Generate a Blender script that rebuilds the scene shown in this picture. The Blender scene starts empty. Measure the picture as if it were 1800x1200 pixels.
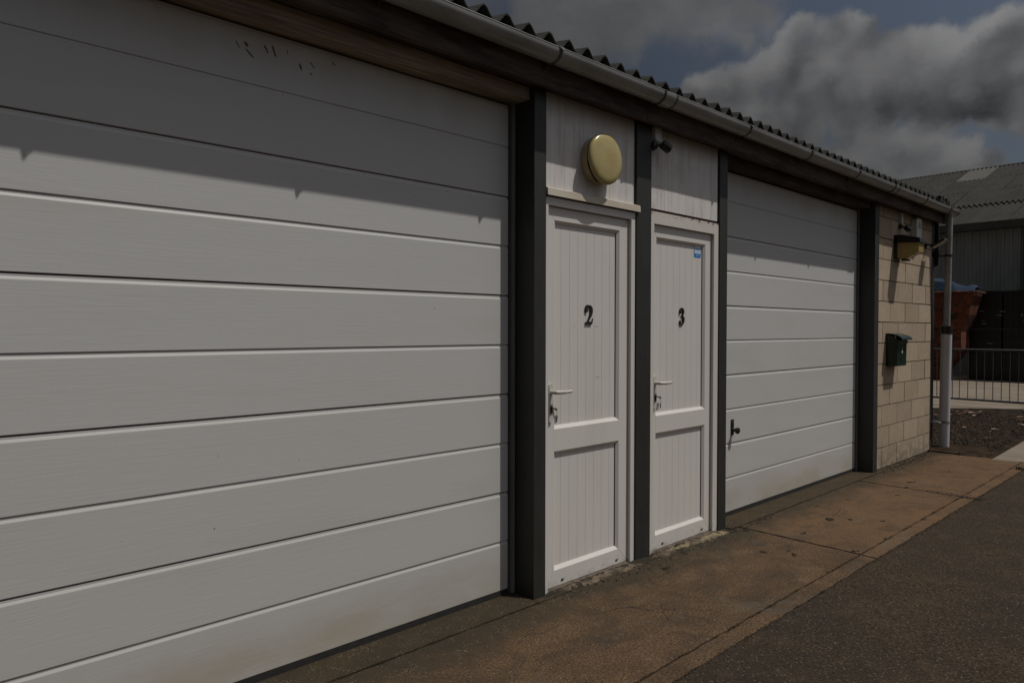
import bpy, bmesh, math, random
from mathutils import Vector, Matrix
random.seed(7)
S = bpy.context.scene
COL = S.collection
R = math.radians

# ------------------------------------------------------------------ camera
cam = bpy.data.objects.new('camera', bpy.data.cameras.new('camera')); COL.objects.link(cam)
cam.data.sensor_width = 36.0; cam.data.lens = 24.43; cam.data.clip_start = 0.05; cam.data.clip_end = 500
yaw, pit, rol = R(46.831), R(-0.995), R(0.088)
fw = Vector((math.cos(yaw)*math.cos(pit), math.sin(yaw)*math.cos(pit), math.sin(pit)))
rt = Vector((math.sin(yaw), -math.cos(yaw), 0)); up = rt.cross(fw)
r2 = rt*math.cos(rol)+up*math.sin(rol); u2 = -rt*math.sin(rol)+up*math.cos(rol)
M = Matrix((r2, u2, -fw)).transposed().to_4x4(); M.translation = Vector((0, -2.598, 1.357))
cam.matrix_world = M
S.camera = cam

# ------------------------------------------------------------------ light, sky, exposure
SUN = Vector((0.655, -1.0, 2.31)).normalized()
sl = bpy.data.lights.new('sun', 'SUN'); sl.energy = 3.05; sl.angle = R(0.55); sl.color = (1.0, 0.962, 0.905)
so = bpy.data.objects.new('sun', sl); COL.objects.link(so); so.location = (6, -8, 20)
so.rotation_euler = SUN.to_track_quat('Z', 'Y').to_euler()
S.view_settings.view_transform = 'Standard'; S.view_settings.look = 'None'
S.view_settings.exposure = -0.42; S.view_settings.gamma = 1.0; S.view_settings.use_curve_mapping = False

W = bpy.data.worlds.new('World'); S.world = W; W.use_nodes = True
wt = W.node_tree; wn = wt.nodes; wl = wt.links
for n in list(wn): wn.remove(n)
def N(tree, typ, **kw):
    n = tree.nodes.new(typ)
    for k, v in kw.items(): setattr(n, k, v)
    return n
def mth(tree, op, a, b=None, c=None, clamp=False):
    n = tree.nodes.new('ShaderNodeMath'); n.operation = op; n.use_clamp = clamp
    for i, v in enumerate((a, b, c)):
        if v is None: continue
        if isinstance(v, (int, float)): n.inputs[i].default_value = v
        else: tree.links.new(v, n.inputs[i])
    return n.outputs[0]
def mrange(tree, v, a, b, c=0., d=1., smooth=True):
    n = tree.nodes.new('ShaderNodeMapRange'); n.interpolation_type = 'SMOOTHSTEP' if smooth else 'LINEAR'
    tree.links.new(v, n.inputs['Value'])
    for k, x in zip(('From Min', 'From Max', 'To Min', 'To Max'), (a, b, c, d)): n.inputs[k].default_value = x
    return n.outputs['Result']
def mixc(tree, f, a, b, mode='MIX'):
    n = tree.nodes.new('ShaderNodeMix'); n.data_type = 'RGBA'; n.blend_type = mode
    for sock, v in ((n.inputs['Factor'], f), (n.inputs['A'], a), (n.inputs['B'], b)):
        if isinstance(v, (int, float)): sock.default_value = v
        elif isinstance(v, tuple): sock.default_value = (*v, 1)
        else: tree.links.new(v, sock)
    return n.outputs['Result']
def noise(tree, vec, scale, detail=4, rough=.5, dist=0., dims='3D'):
    n = tree.nodes.new('ShaderNodeTexNoise'); n.noise_dimensions = dims
    n.inputs['Scale'].default_value = scale; n.inputs['Detail'].default_value = detail
    n.inputs['Roughness'].default_value = rough; n.inputs['Distortion'].default_value = dist
    tree.links.new(vec, n.inputs['Vector']); return n.outputs['Fac']
def vmul(tree, v, s, off=(0, 0, 0)):
    n = tree.nodes.new('ShaderNodeVectorMath'); n.operation = 'MULTIPLY_ADD'
    tree.links.new(v, n.inputs[0]); n.inputs[1].default_value = s; n.inputs[2].default_value = off
    return n.outputs[0]

sky = N(wt, 'ShaderNodeTexSky', sky_type='NISHITA', sun_disc=False)
sky.sun_elevation = math.asin(SUN.z); sky.sun_rotation = math.atan2(SUN.x, SUN.y)
sky.air_density = 1.0; sky.dust_density = 1.0; sky.ozone_density = 1.4
tc = N(wt, 'ShaderNodeTexCoord').outputs['Generated']
# cumulus banks: overlapping puffs given as directions on the sky, their outlines roughened by noise
wob = N(wt, 'ShaderNodeTexNoise'); wob.inputs['Scale'].default_value = 15; wob.inputs['Detail'].default_value = 6; wob.inputs['Roughness'].default_value = .62; wl.new(tc, wob.inputs['Vector'])
def warp(k):
    a = wn.new('ShaderNodeVectorMath'); a.operation = 'SUBTRACT'; wl.new(wob.outputs['Color'], a.inputs[0]); a.inputs[1].default_value = (.5, .5, .5)
    b = wn.new('ShaderNodeVectorMath'); b.operation = 'MULTIPLY_ADD'; wl.new(a.outputs[0], b.inputs[0]); b.inputs[1].default_value = (k, k, k); wl.new(tc, b.inputs[2]); return b.outputs[0]
tw = warp(.050); tw2 = warp(.085)
def dist(v, d):
    n = wn.new('ShaderNodeVectorMath'); n.operation = 'DISTANCE'; wl.new(v, n.inputs[0]); n.inputs[1].default_value = d; return n.outputs['Value']
def puffs(v, L, k):
    acc = None
    for x, y, z, r in L:
        f = mth(wt, 'MULTIPLY_ADD', dist(v, (x, y, z)), -1.0, r)       # positive inside, in radians
        if acc is None: acc = f
        else:
            n = wn.new('ShaderNodeMath'); n.operation = 'SMOOTH_MAX'; wl.new(acc, n.inputs[0]); wl.new(f, n.inputs[1]); n.inputs[2].default_value = k; acc = n.outputs[0]
    return acc
PUFF = [(0.8050, 0.5039, 0.3132, 0.0254), (0.8200, 0.4772, 0.3160, 0.0265), (0.8332, 0.4493, 0.3223, 0.0275), (0.8384, 0.4267, 0.3391, 0.0242), (0.8428, 0.4044, 0.3552, 0.0224), (0.8460, 0.3845, 0.3695, 0.0174), (0.8601, 0.3627, 0.3587, 0.0193), (0.8671, 0.3373, 0.3665, 0.0189), (0.8769, 0.3189, 0.3596, 0.0176), (0.8811, 0.3325, 0.3364, 0.0322), (0.8976, 0.2997, 0.3234, 0.0268), (0.9043, 0.2730, 0.3282, 0.0225), (0.9121, 0.2499, 0.3249, 0.0234), (0.9199, 0.2264, 0.3202, 0.0231), (0.9204, 0.2075, 0.3312, 0.0191), (0.9218, 0.1920, 0.3368, 0.0199), (0.9279, 0.1726, 0.3306, 0.0232), (0.8691, 0.3857, 0.3096, 0.0505), (0.9012, 0.3165, 0.2962, 0.0524), (0.9244, 0.2499, 0.2882, 0.0505), (0.9382, 0.1869, 0.2911, 0.0512), (0.8468, 0.4578, 0.2709, 0.0442), (0.8760, 0.4029, 0.2651, 0.0419), (0.9063, 0.3311, 0.2628, 0.0418), (0.9286, 0.2626, 0.2624, 0.0336), (0.9450, 0.2039, 0.2557, 0.0312), (0.8171, 0.5027, 0.2820, 0.0324), (0.9544, 0.1687, 0.2464, 0.0366), (0.9051, 0.3679, 0.2131, 0.0296), (0.9190, 0.3286, 0.2177, 0.0289), (0.9296, 0.2945, 0.2217, 0.0242), (0.9396, 0.2652, 0.2166, 0.0252), (0.9485, 0.2378, 0.2091, 0.0235), (0.9571, 0.2180, 0.1910, 0.0221), (0.9399, 0.2896, 0.1810, 0.0424), (0.9083, 0.3797, 0.1756, 0.0503), (0.8832, 0.4171, 0.2144, 0.0360), (0.8668, 0.4402, 0.2342, 0.0325), (0.9576, 0.2338, 0.1683, 0.0397)]
PUFFL = [(0.6726, 0.6105, 0.4182, 0.0761), (0.6907, 0.6167, 0.3777, 0.0482), (0.7176, 0.5719, 0.3975, 0.0504), (0.7360, 0.5317, 0.4190, 0.0489), (0.7646, 0.5000, 0.4067, 0.0392), (0.7896, 0.4681, 0.3968, 0.0359), (0.8070, 0.4358, 0.3986, 0.0289), (0.8193, 0.4175, 0.3929, 0.0244), (0.8125, 0.4494, 0.3714, 0.0172), (0.7894, 0.4823, 0.3798, 0.0233), (0.6568, 0.6465, 0.3881, 0.0376)]
RELIEF = [(0.7981, 0.5082, 0.3238, 0.0210, 0.3), (0.8112, 0.4828, 0.3300, 0.0208, 0.3), (0.8250, 0.4544, 0.3360, 0.0205, 0.32), (0.8309, 0.4305, 0.3524, 0.0200, 0.32), (0.8357, 0.4085, 0.3670, 0.0183, 0.32), (0.8396, 0.3873, 0.3810, 0.0166, 0.36), (0.8549, 0.3627, 0.3709, 0.0166, 0.28), (0.8619, 0.3387, 0.3775, 0.0163, 0.34), (0.8733, 0.3170, 0.3699, 0.0149, 0.3), (0.8916, 0.3010, 0.3382, 0.0177, 0.2), (0.8980, 0.2755, 0.3430, 0.0186, 0.24), (0.9056, 0.2524, 0.3407, 0.0195, 0.34), (0.9144, 0.2280, 0.3345, 0.0205, 0.4), (0.9157, 0.2093, 0.3430, 0.0177, 0.42), (0.9179, 0.1913, 0.3478, 0.0174, 0.38), (0.9224, 0.1743, 0.3448, 0.0173, 0.3), (0.9194, 0.2318, 0.3178, 0.0337, 0.2), (0.8485, 0.4277, 0.3117, 0.0309, 0.12), (0.8651, 0.3770, 0.3309, 0.0331, 0.14), (0.8863, 0.3310, 0.3237, 0.0324, 0.14), (0.9074, 0.2871, 0.3070, 0.0352, 0.12), (0.8867, 0.3578, 0.2927, 0.0269, -0.12), (0.8755, 0.3955, 0.2777, 0.0414, -0.14), (0.9015, 0.3428, 0.2644, 0.0440, -0.24), (0.9215, 0.2910, 0.2571, 0.0429, -0.34), (0.9346, 0.2407, 0.2619, 0.0414, -0.34), (0.9484, 0.1938, 0.2509, 0.0403, -0.34), (0.9226, 0.2612, 0.2840, 0.0319, -0.1), (0.8879, 0.2998, 0.3488, 0.0125, -0.1), (0.8629, 0.4345, 0.2582, 0.0426, -0.06), (0.8998, 0.3695, 0.2319, 0.0252, 0.16), (0.9134, 0.3301, 0.2381, 0.0246, 0.26), (0.9251, 0.2951, 0.2389, 0.0214, 0.34), (0.9361, 0.2644, 0.2320, 0.0224, 0.36), (0.9455, 0.2372, 0.2230, 0.0221, 0.34), (0.9543, 0.2164, 0.2061, 0.0180, 0.26), (0.9374, 0.2890, 0.1944, 0.0475, 0.16), (0.8055, 0.4596, 0.3739, 0.0199, 0.24), (0.7883, 0.4817, 0.3829, 0.0265, 0.16), (0.7597, 0.5136, 0.3988, 0.0397, 0.05), (0.6827, 0.6196, 0.3874, 0.0751, -0.1)]
m1 = mrange(wt, puffs(tw, PUFF, .012), -.005, .009)
m2 = mrange(wt, puffs(tw2, PUFFL, .012), -.020, .026)
# broken cloud over the rest of the sky
p = vmul(wt, tc, (1, 1, 1.9), (3.1, 1.7, 0.4))
far = mrange(wt, noise(wt, p, 3.6, 5, .56), .42, .56)
inview = mrange(wt, dist(tc, (.855, .40, .32)), .34, .46, 0, 1)
m3 = mth(wt, 'MULTIPLY', far, inview)
mask = mth(wt, 'MAXIMUM', m1, mth(wt, 'MAXIMUM', m2, m3))
lit = mth(wt, 'MULTIPLY_ADD', noise(wt, vmul(wt, tc, (1, 1, 1.5), (5, 2, 9)), 9, 5, .58), .50, .24)
soft = noise(wt, vmul(wt, tc, (1, 1, 1.5), (1, 7, 3)), 26, 4, .6)
lit = mth(wt, 'ADD', lit, mth(wt, 'MULTIPLY_ADD', soft, .26, -.13))
# cauliflower relief: lit upper left sides of the bumps
vo = []
for o_ in ((0, 0, 0), (-.012, .016, .018)):
    q = wn.new('ShaderNodeVectorMath'); q.operation = 'ADD'; wl.new(tw, q.inputs[0]); q.inputs[1].default_value = o_
    vo.append(noise(wt, q.outputs[0], 19, 1, .5))
lit = mth(wt, 'ADD', lit, mth(wt, 'MULTIPLY', mth(wt, 'MULTIPLY', mth(wt, 'SUBTRACT', vo[0], vo[1]), .75), m1))
for x, y, z, r, amp in RELIEF:
    lit = mth(wt, 'ADD', lit, mrange(wt, dist(tw, (x, y, z)), 0, r*1.7, amp*(.62 if amp < 0 else .8), 0))
lit = mth(wt, 'MAXIMUM', lit, 0.0); lit = mth(wt, 'MINIMUM', lit, 1.0)
ccol = mixc(wt, lit, (.40, .42, .46), (2.35, 2.36, 2.40))
skyc = mixc(wt, .50, sky.outputs[0], (.42, .55, .95))
skyc = mixc(wt, 1.0, skyc, (.72, .62, .53), 'MULTIPLY')
fin = mixc(wt, mask, skyc, ccol)
# the sky brightens smoothly towards the sun, a glow added to lift ambient light
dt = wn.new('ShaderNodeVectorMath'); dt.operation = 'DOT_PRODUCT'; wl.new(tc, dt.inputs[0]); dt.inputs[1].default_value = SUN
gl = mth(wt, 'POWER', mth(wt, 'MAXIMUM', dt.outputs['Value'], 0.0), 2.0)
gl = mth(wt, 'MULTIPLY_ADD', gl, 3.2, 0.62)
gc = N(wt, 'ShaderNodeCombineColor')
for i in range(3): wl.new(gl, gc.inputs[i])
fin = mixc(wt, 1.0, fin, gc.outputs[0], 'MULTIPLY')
W.cycles.sampling_method = 'MANUAL'; W.cycles.sample_map_resolution = 128
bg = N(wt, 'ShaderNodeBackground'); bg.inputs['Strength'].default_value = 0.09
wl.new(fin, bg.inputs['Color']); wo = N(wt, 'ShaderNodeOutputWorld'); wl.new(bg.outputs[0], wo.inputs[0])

# ------------------------------------------------------------------ materials
def mat(name, base, rough=.6, var=0., vscale=(3, 3, 3), vcol=None, bump=0., bscale=(60, 60, 60), spec=.5,
        fine=0., fscale=(90, 90, 90), island=0., extra=None, metal=0., bdist=.004):
    m = bpy.data.materials.new(name); m.use_nodes = True; t = m.node_tree
    b = t.nodes['Principled BSDF']; b.inputs['Roughness'].default_value = rough
    b.inputs['Specular IOR Level'].default_value = spec; b.inputs['Metallic'].default_value = metal
    pos = N(t, 'ShaderNodeNewGeometry').outputs['Position']
    c = base
    if var: 
        n = mrange(t, noise(t, vmul(t, pos, vscale), 1, 6, .6, .3), .38, .66)
        n = mth(t, 'MULTIPLY', n, var)
        c = mixc(t, n, c, vcol or tuple(x*.45 for x in base))
    if fine:
        n = mth(t, 'MULTIPLY', noise(t, vmul(t, pos, fscale), 1, 3, .7), 1.0)
        n = mrange(t, n, .3, .7, 1-fine, 1+fine)
        cc = N(t, 'ShaderNodeCombineColor')
        for i in range(3): t.links.new(n, cc.inputs[i])
        c = mixc(t, 1.0, c, cc.outputs[0], 'MULTIPLY')
    if island:
        oi = N(t, 'ShaderNodeObjectInfo').outputs['Random']
        n = mrange(t, oi, 0, 1, 1-island, 1+island, False)
        cc = N(t, 'ShaderNodeCombineColor')
        for i in range(3): t.links.new(n, cc.inputs[i])
        c = mixc(t, 1.0, c, cc.outputs[0], 'MULTIPLY')
    if extra: c = extra(t, pos, c)
    if isinstance(c, tuple): b.inputs['Base Color'].default_value = (*c, 1)
    else: t.links.new(c, b.inputs['Base Color'])
    if bump:
        bn = N(t, 'ShaderNodeBump'); bn.inputs['Strength'].default_value = bump; bn.inputs['Distance'].default_value = bdist
        t.links.new(noise(t, vmul(t, pos, bscale), 1, 5, .6), bn.inputs['Height'])
        t.links.new(bn.outputs[0], b.inputs['Normal'])
    return m
def sep(t, pos):
    s = N(t, 'ShaderNodeSeparateXYZ'); t.links.new(pos, s.inputs[0]); return s.outputs
def garage_dirt(t, pos, c):
    s = sep(t, pos)
    # splash dirt thrown up from the ground on to the bottom panel
    g = mrange(t, s[2], .02, .36, 1, 0)
    g = mth(t, 'MULTIPLY', g, mrange(t, noise(t, vmul(t, pos, (2.2, 2, 5)), 1, 5, .6), .25, .75, .25, 1))
    c = mixc(t, mth(t, 'MULTIPLY', g, .75), c, (.37, .315, .21))
    # brown water marks below the lintel
    k = mrange(t, s[2], 2.15, 2.52, 0, 1)
    k = mth(t, 'MULTIPLY', k, mrange(t, noise(t, vmul(t, pos, (4, 2, .8)), 1, 5, .6), .35, .8))
    c = mixc(t, mth(t, 'MULTIPLY', k, .5), c, (.36, .29, .20))
    # small dark specks
    v = N(t, 'ShaderNodeTexVoronoi'); v.inputs['Scale'].default_value = 1
    t.links.new(vmul(t, pos, (7.3, 2, 7.3)), v.inputs['Vector'])
    sp = mrange(t, v.outputs['Distance'], .018, .03, 1, 0)
    c = mixc(t, mth(t, 'MULTIPLY', sp, .75), c, (.09, .06, .035))
    # long soft smears
    n = mrange(t, noise(t, vmul(t, pos, (.9, 1, 5)), 1, 6, .65, .6), .45, .75)
    return mixc(t, mth(t, 'MULTIPLY', n, .16), c, (.36, .35, .32))
def clad_dirt_and_top_tone(t, pos, c):
    n = mrange(t, noise(t, vmul(t, pos, (15, 3, 1.6)), 1, 6, .68), .42, .78)
    c = mixc(t, mth(t, 'MULTIPLY', n, .45), c, (.24, .19, .165))
    n = mrange(t, noise(t, vmul(t, pos, (5, 3, 6)), 1, 7, .7), .5, .75)
    c = mixc(t, mth(t, 'MULTIPLY', n, .35), c, (.27, .17, .13))
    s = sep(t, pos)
    k = mth(t, 'MULTIPLY', mrange(t, s[2], 2.40, 2.56), .5)  # even tone, darker towards the top of the planks
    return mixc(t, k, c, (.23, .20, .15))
def upvc_dirt(t, pos, c):
    s = sep(t, pos)
    g = mrange(t, s[2], .0, .09, 1, 0)
    g = mth(t, 'MULTIPLY', g, mrange(t, noise(t, vmul(t, pos, (14, 9, 22)), 1, 6, .7), .45, .7))
    c = mixc(t, mth(t, 'MULTIPLY', g, .6), c, (.19, .14, .09))
    n = mrange(t, noise(t, vmul(t, pos, (4, 4, 1.3)), 1, 6, .65, .4), .45, .75)
    return mixc(t, mth(t, 'MULTIPLY', n, .15), c, (.42, .37, .31))
def rust_dirt(t, pos, c):
    s = sep(t, pos)
    g = mrange(t, s[2], 2.03, 2.066)
    g = mth(t, 'MULTIPLY', g, mrange(t, noise(t, vmul(t, pos, (26, 9, 40)), 1, 6, .7), .50, .60))
    c = mixc(t, g, c, (.16, .05, .02))
    return upvc_dirt(t, pos, c)

M_ = {}
M_['garage'] = mat('white_woodgrain_steel', (.53, .527, .512), .48, .10, (1.2, 1, 1.6), (.50, .50, .49), .32, (5, 20, 130), extra=garage_dirt, bdist=.0016)
M_['upvc'] = mat('white_upvc', (.67, .64, .60), .38, 0, extra=upvc_dirt, bump=.05, bscale=(9, 9, 9))
M_['upvc_rust'] = mat('rust_marked_upvc', (.64, .61, .555), .42, 0, extra=rust_dirt)
M_['gasket_and_shade'] = mat('black_rubber_and_shade', (.012, .011, .010), .7, .4, (30, 30, 30), (.03, .025, .02))
M_['clad'] = mat('weathered_white_cladding', (.68, .655, .63), .6, 0, extra=clad_dirt_and_top_tone, bump=.12, bscale=(40, 10, 4))
M_['trim'] = mat('cream_trim', (.60, .545, .45), .5, .35, (6, 6, 14), (.42, .33, .23), .1)
M_['post'] = mat('dark_grey_painted_steel', (.026, .027, .024), .55, .45, (5, 5, 2.2), (.019, .018, .015), .25, (40, 40, 40), fine=.12, fscale=(30, 30, 8))
M_['frame_grey'] = mat('grey_door_frame', (.20, .20, .185), .5, .3, (8, 8, 4))
M_['wood'] = mat('weathered_timber', (.36, .305, .24), .85, .7, (1.4, 9, 16), (.15, .11, .08), .7, (4, 60, 90), fine=.3, fscale=(3, 60, 90), bdist=.003)
M_['wood_red'] = mat('dark_red_timber', (.095, .074, .060), .9, .85, (2.2, 9, 9), (.028, .023, .019), .6, (5, 60, 70), fine=.3, fscale=(5, 50, 70))
M_['gutter'] = mat('grey_gutter_plastic', (.30, .30, .29), .28, .5, (2.5, 6, 6), (.16, .16, .152), .05, (30, 30, 30), fine=.08, fscale=(5, 40, 40))
M_['gutterdark'] = mat('dark_gutter_clip', (.075, .075, .07), .45)
M_['pvcwhite'] = mat('white_pvc_pipe', (.52, .52, .55), .4, .35, (9, 9, 2), (.33, .32, .32))
M_['black'] = mat('black_plastic', (.012, .012, .012), .35, .3, (20, 20, 20), (.03, .03, .028))
M_['asbestos'] = mat('mossy_fibre_cement', (.030, .030, .026), .98, .8, (9, 9, 9), (.009, .009, .007), .8, (60, 60, 60), fine=.35, fscale=(50, 50, 50), bdist=.006)
def block_dirt(t, pos, c):
    n = mrange(t, noise(t, vmul(t, pos, (3, 3, 5)), 1, 7, .7), .5, .72)
    c = mixc(t, mth(t, 'MULTIPLY', n, .35), c, (.50, .41, .31))
    s = sep(t, pos); n = mth(t, 'MULTIPLY', mrange(t, s[2], .02, .32, 1, 0), mrange(t, noise(t, vmul(t, pos, (9, 9, 12)), 1, 6, .7), .35, .6))
    return mixc(t, mth(t, 'MULTIPLY', n, .6), c, (.10, .078, .05))
M_['block'] = mat('tan_concrete_block', (.40, .315, .225), .9, .25, (6, 6, 6), (.27, .205, .15), .9, (90, 90, 90), fine=.2, fscale=(90, 90, 90), island=.12, extra=block_dirt)
M_['mortar'] = mat('dark_mortar', (.038, .028, .019), .95, .4, (20, 20, 20))
M_['cream'] = mat('aged_cream_plastic', (.42, .35, .19), .38, .5, (14, 14, 14), (.34, .25, .115))
M_['diffuser'] = mat('yellowed_diffuser', (.45, .375, .165), .26, .55, (13, 13, 13), (.38, .275, .10), .1, (16, 16, 16))
M_['amber'] = mat('amber_lens', (.42, .32, .12), .18, .5, (18, 18, 18), (.26, .18, .06), .15, (60, 60, 60))
M_['greyplastic'] = mat('grey_white_plastic', (.58, .58, .55), .45, .3, (30, 30, 30))
M_['bell'] = mat('white_bell_box_plastic', (.58, .57, .52), .4, .2, (9, 9, 9))
M_['ink'] = mat('dark_print', (.05, .05, .06), .6)
M_['number'] = mat('black_cast_numeral', (.012, .011, .010), .45)
M_['handle'] = mat('cream_white_handle', (.56, .54, .49), .32, .2, (20, 20, 20))
M_['steel'] = mat('key_steel', (.33, .32, .29), .4, metal=.3)
M_['blue'] = mat('blue_sticker', (.02, .20, .52), .4)
M_['paper'] = mat('white_sticker', (.62, .68, .74), .4)
M_['green'] = mat('dark_green_enamel', (.008, .024, .015), .28, .3, (20, 20, 20), (.014, .032, .022))
M_['crumbdark'] = mat('dirty_sill', (.13, .10, .075), .9, .8, (30, 30, 30), (.04, .03, .02))
M_['screw'] = mat('screw_head', (.02, .02, .018), .6)

# ------------------------------------------------------------------ mesh helpers
WL = {}
def bbox_c(bm):
    xs = [v.co for v in bm.verts]
    mn = Vector((min(v.x for v in xs), min(v.y for v in xs), min(v.z for v in xs)))
    mx = Vector((max(v.x for v in xs), max(v.y for v in xs), max(v.z for v in xs)))
    return Vector(((mn.x+mx.x)/2, (mn.y+mx.y)/2, mn.z))
def link(name, bm, m, parent=None, label=None, kind=None, smooth=False, bevel=0.):
    if bevel:
        es = [e for e in bm.edges if len(e.link_faces) == 2 and e.calc_face_angle(0) > .6]
        bmesh.ops.bevel(bm, geom=es, offset=bevel, segments=2, profile=.6, affect='EDGES')
    o0 = bbox_c(bm)
    for v in bm.verts: v.co -= o0
    bmesh.ops.recalc_face_normals(bm, faces=bm.faces)
    me = bpy.data.meshes.new(name); bm.to_mesh(me); bm.free()
    ms = m if isinstance(m, (list, tuple)) else [m]
    for x in ms: me.materials.append(x)
    if smooth:
        for p in me.polygons: p.use_smooth = True
        try: me.set_sharp_from_angle(angle=R(38))
        except Exception: pass
    o = bpy.data.objects.new(name, me); COL.objects.link(o)
    WL[o.name] = o0
    o.location = o0 - (WL[parent.name] if parent else Vector((0, 0, 0)))
    if parent: o.parent = parent
    if label: o['label'] = label
    if kind: o['kind'] = kind
    return o
def thing(name, label, cat, loc, group=None):
    o = bpy.data.objects.new(name, None); COL.objects.link(o); o.location = loc; WL[o.name] = Vector(loc)
    o.empty_display_size = .2
    o['label'] = label; o['category'] = cat
    if group: o['group'] = group
    return o
def tag(o, label, cat, group=None):
    o['label'] = label; o['category'] = cat
    if group: o['group'] = group
    return o
def instance(src, world, parent=None, rot=None, scale=None):
    c = src.copy(); COL.objects.link(c); c.parent = parent
    WL[c.name] = Vector(world)
    c.location = Vector(world) - (WL[parent.name] if parent else Vector((0, 0, 0)))
    if rot: c.rotation_euler = rot
    if scale: c.scale = scale
    return c
def BM(): return bmesh.new()
def box(bm, x0, x1, y0, y1, z0, z1, jit=0.):
    j = lambda: random.uniform(-jit, jit) if jit else 0
    v = [bm.verts.new((x+j(), y+j(), z+j())) for x in (x0, x1) for y in (y0, y1) for z in (z0, z1)]
    for f in ((0, 1, 3, 2), (4, 6, 7, 5), (0, 4, 5, 1), (2, 3, 7, 6), (0, 2, 6, 4), (1, 5, 7, 3)): bm.faces.new([v[i] for i in f])
    return v
def bxo(name, x0, x1, y0, y1, z0, z1, m, parent=None, bevel=0., **k):
    b = BM(); box(b, x0, x1, y0, y1, z0, z1); return link(name, b, m, parent, bevel=bevel, **k)
def prism_x(bm, prof, x0, x1, cap=True):
    """closed profile of (y,z) extruded along x"""
    a = [bm.verts.new((x0, y, z)) for y, z in prof]; b = [bm.verts.new((x1, y, z)) for y, z in prof]
    n = len(prof)
    for i in range(n): bm.faces.new((a[i], a[(i+1) % n], b[(i+1) % n], b[i]))
    if cap: bm.faces.new(a); bm.faces.new(b[::-1])
def prism(bm, pts, vec):
    """closed 3-D polygon extruded by vec"""
    vec = Vector(vec); a = [bm.verts.new(p) for p in pts]; b = [bm.verts.new(Vector(p)+vec) for p in pts]; n = len(pts)
    for i in range(n): bm.faces.new((a[i], a[(i+1) % n], b[(i+1) % n], b[i]))
    bm.faces.new(a[::-1]); bm.faces.new(b)
def tube(bm, pts, rad, seg=12, cap=True):
    pts = [Vector(p) for p in pts]; rings = []
    rr = rad if isinstance(rad, (list, tuple)) else [rad]*len(pts)
    pn = None
    for i, p in enumerate(pts):
        d = (pts[min(i+1, len(pts)-1)]-pts[max(i-1, 0)]).normalized()
        if pn is None:
            pn = d.orthogonal().normalized()
        pn = (pn - d*pn.dot(d)).normalized(); q = d.cross(pn)
        rings.append([bm.verts.new(p+(pn*math.cos(2*math.pi*k/seg)+q*math.sin(2*math.pi*k/seg))*rr[i]) for k in range(seg)])
    for a, b in zip(rings, rings[1:]):
        for k in range(seg): bm.faces.new((a[k], a[(k+1) % seg], b[(k+1) % seg], b[k]))
    if cap: bm.faces.new(rings[0][::-1]); bm.faces.new(rings[-1])
def lathe(bm, c, axis, prof, seg=32):
    """prof = list of (radius, distance along axis)"""
    c = Vector(c); ax = Vector(axis).normalized(); p = ax.orthogonal().normalized(); q = ax.cross(p); rings = []
    for r, d in prof:
        if r < 1e-5: rings.append([bm.verts.new(c+ax*d)])
        else: rings.append([bm.verts.new(c+ax*d+(p*math.cos(2*math.pi*k/seg)+q*math.sin(2*math.pi*k/seg))*r) for k in range(seg)])
    for a, b in zip(rings, rings[1:]):
        for k in range(seg):
            k2 = (k+1) % seg
            if len(a) == 1 and len(b) == 1: continue
            if len(a) == 1: bm.faces.new((a[0], b[k2], b[k]))
            elif len(b) == 1: bm.faces.new((a[k], a[k2], b[0]))
            else: bm.faces.new((a[k], a[k2], b[k2], b[k]))
    if len(rings[0]) > 1: bm.faces.new(rings[0][::-1])
    if len(rings[-1]) > 1: bm.faces.new(rings[-1])
def ribbon(bm, cx, y, cz, pts, sx, sz, depth):
    """flat numeral stroke: pts (u,v,halfwidth) -> closed strip in the x-z plane, front face at y"""
    L = []; Rr = []
    P = [Vector((u, v)) for u, v, w in pts]
    for i, (u, v, w) in enumerate(pts):
        d = (P[min(i+1, len(P)-1)]-P[max(i-1, 0)]).normalized(); n = Vector((-d.y, d.x))
        L.append(P[i]+n*w); Rr.append(P[i]-n*w)
    for i in range(len(P)-1):
        q = [L[i], Rr[i], Rr[i+1], L[i+1]]
        prism(bm, [(cx+a.x*sx, y, cz+a.y*sz) for a in q], (0, depth, 0))
def smooth_path(pts, n=6):
    out = []
    for i in range(len(pts)-1):
        p0 = pts[max(i-1, 0)]; p1 = pts[i]; p2 = pts[i+1]; p3 = pts[min(i+2, len(pts)-1)]
        for k in range(n):
            t = k/n
            out.append(tuple(.5*((2*b)+(-a+c)*t+(2*a-5*b+4*c-d)*t*t+(-a+3*b-3*c+d)*t**3) for a, b, c, d in zip(p0, p1, p2, p3)))
    out.append(pts[-1]); return out

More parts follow.
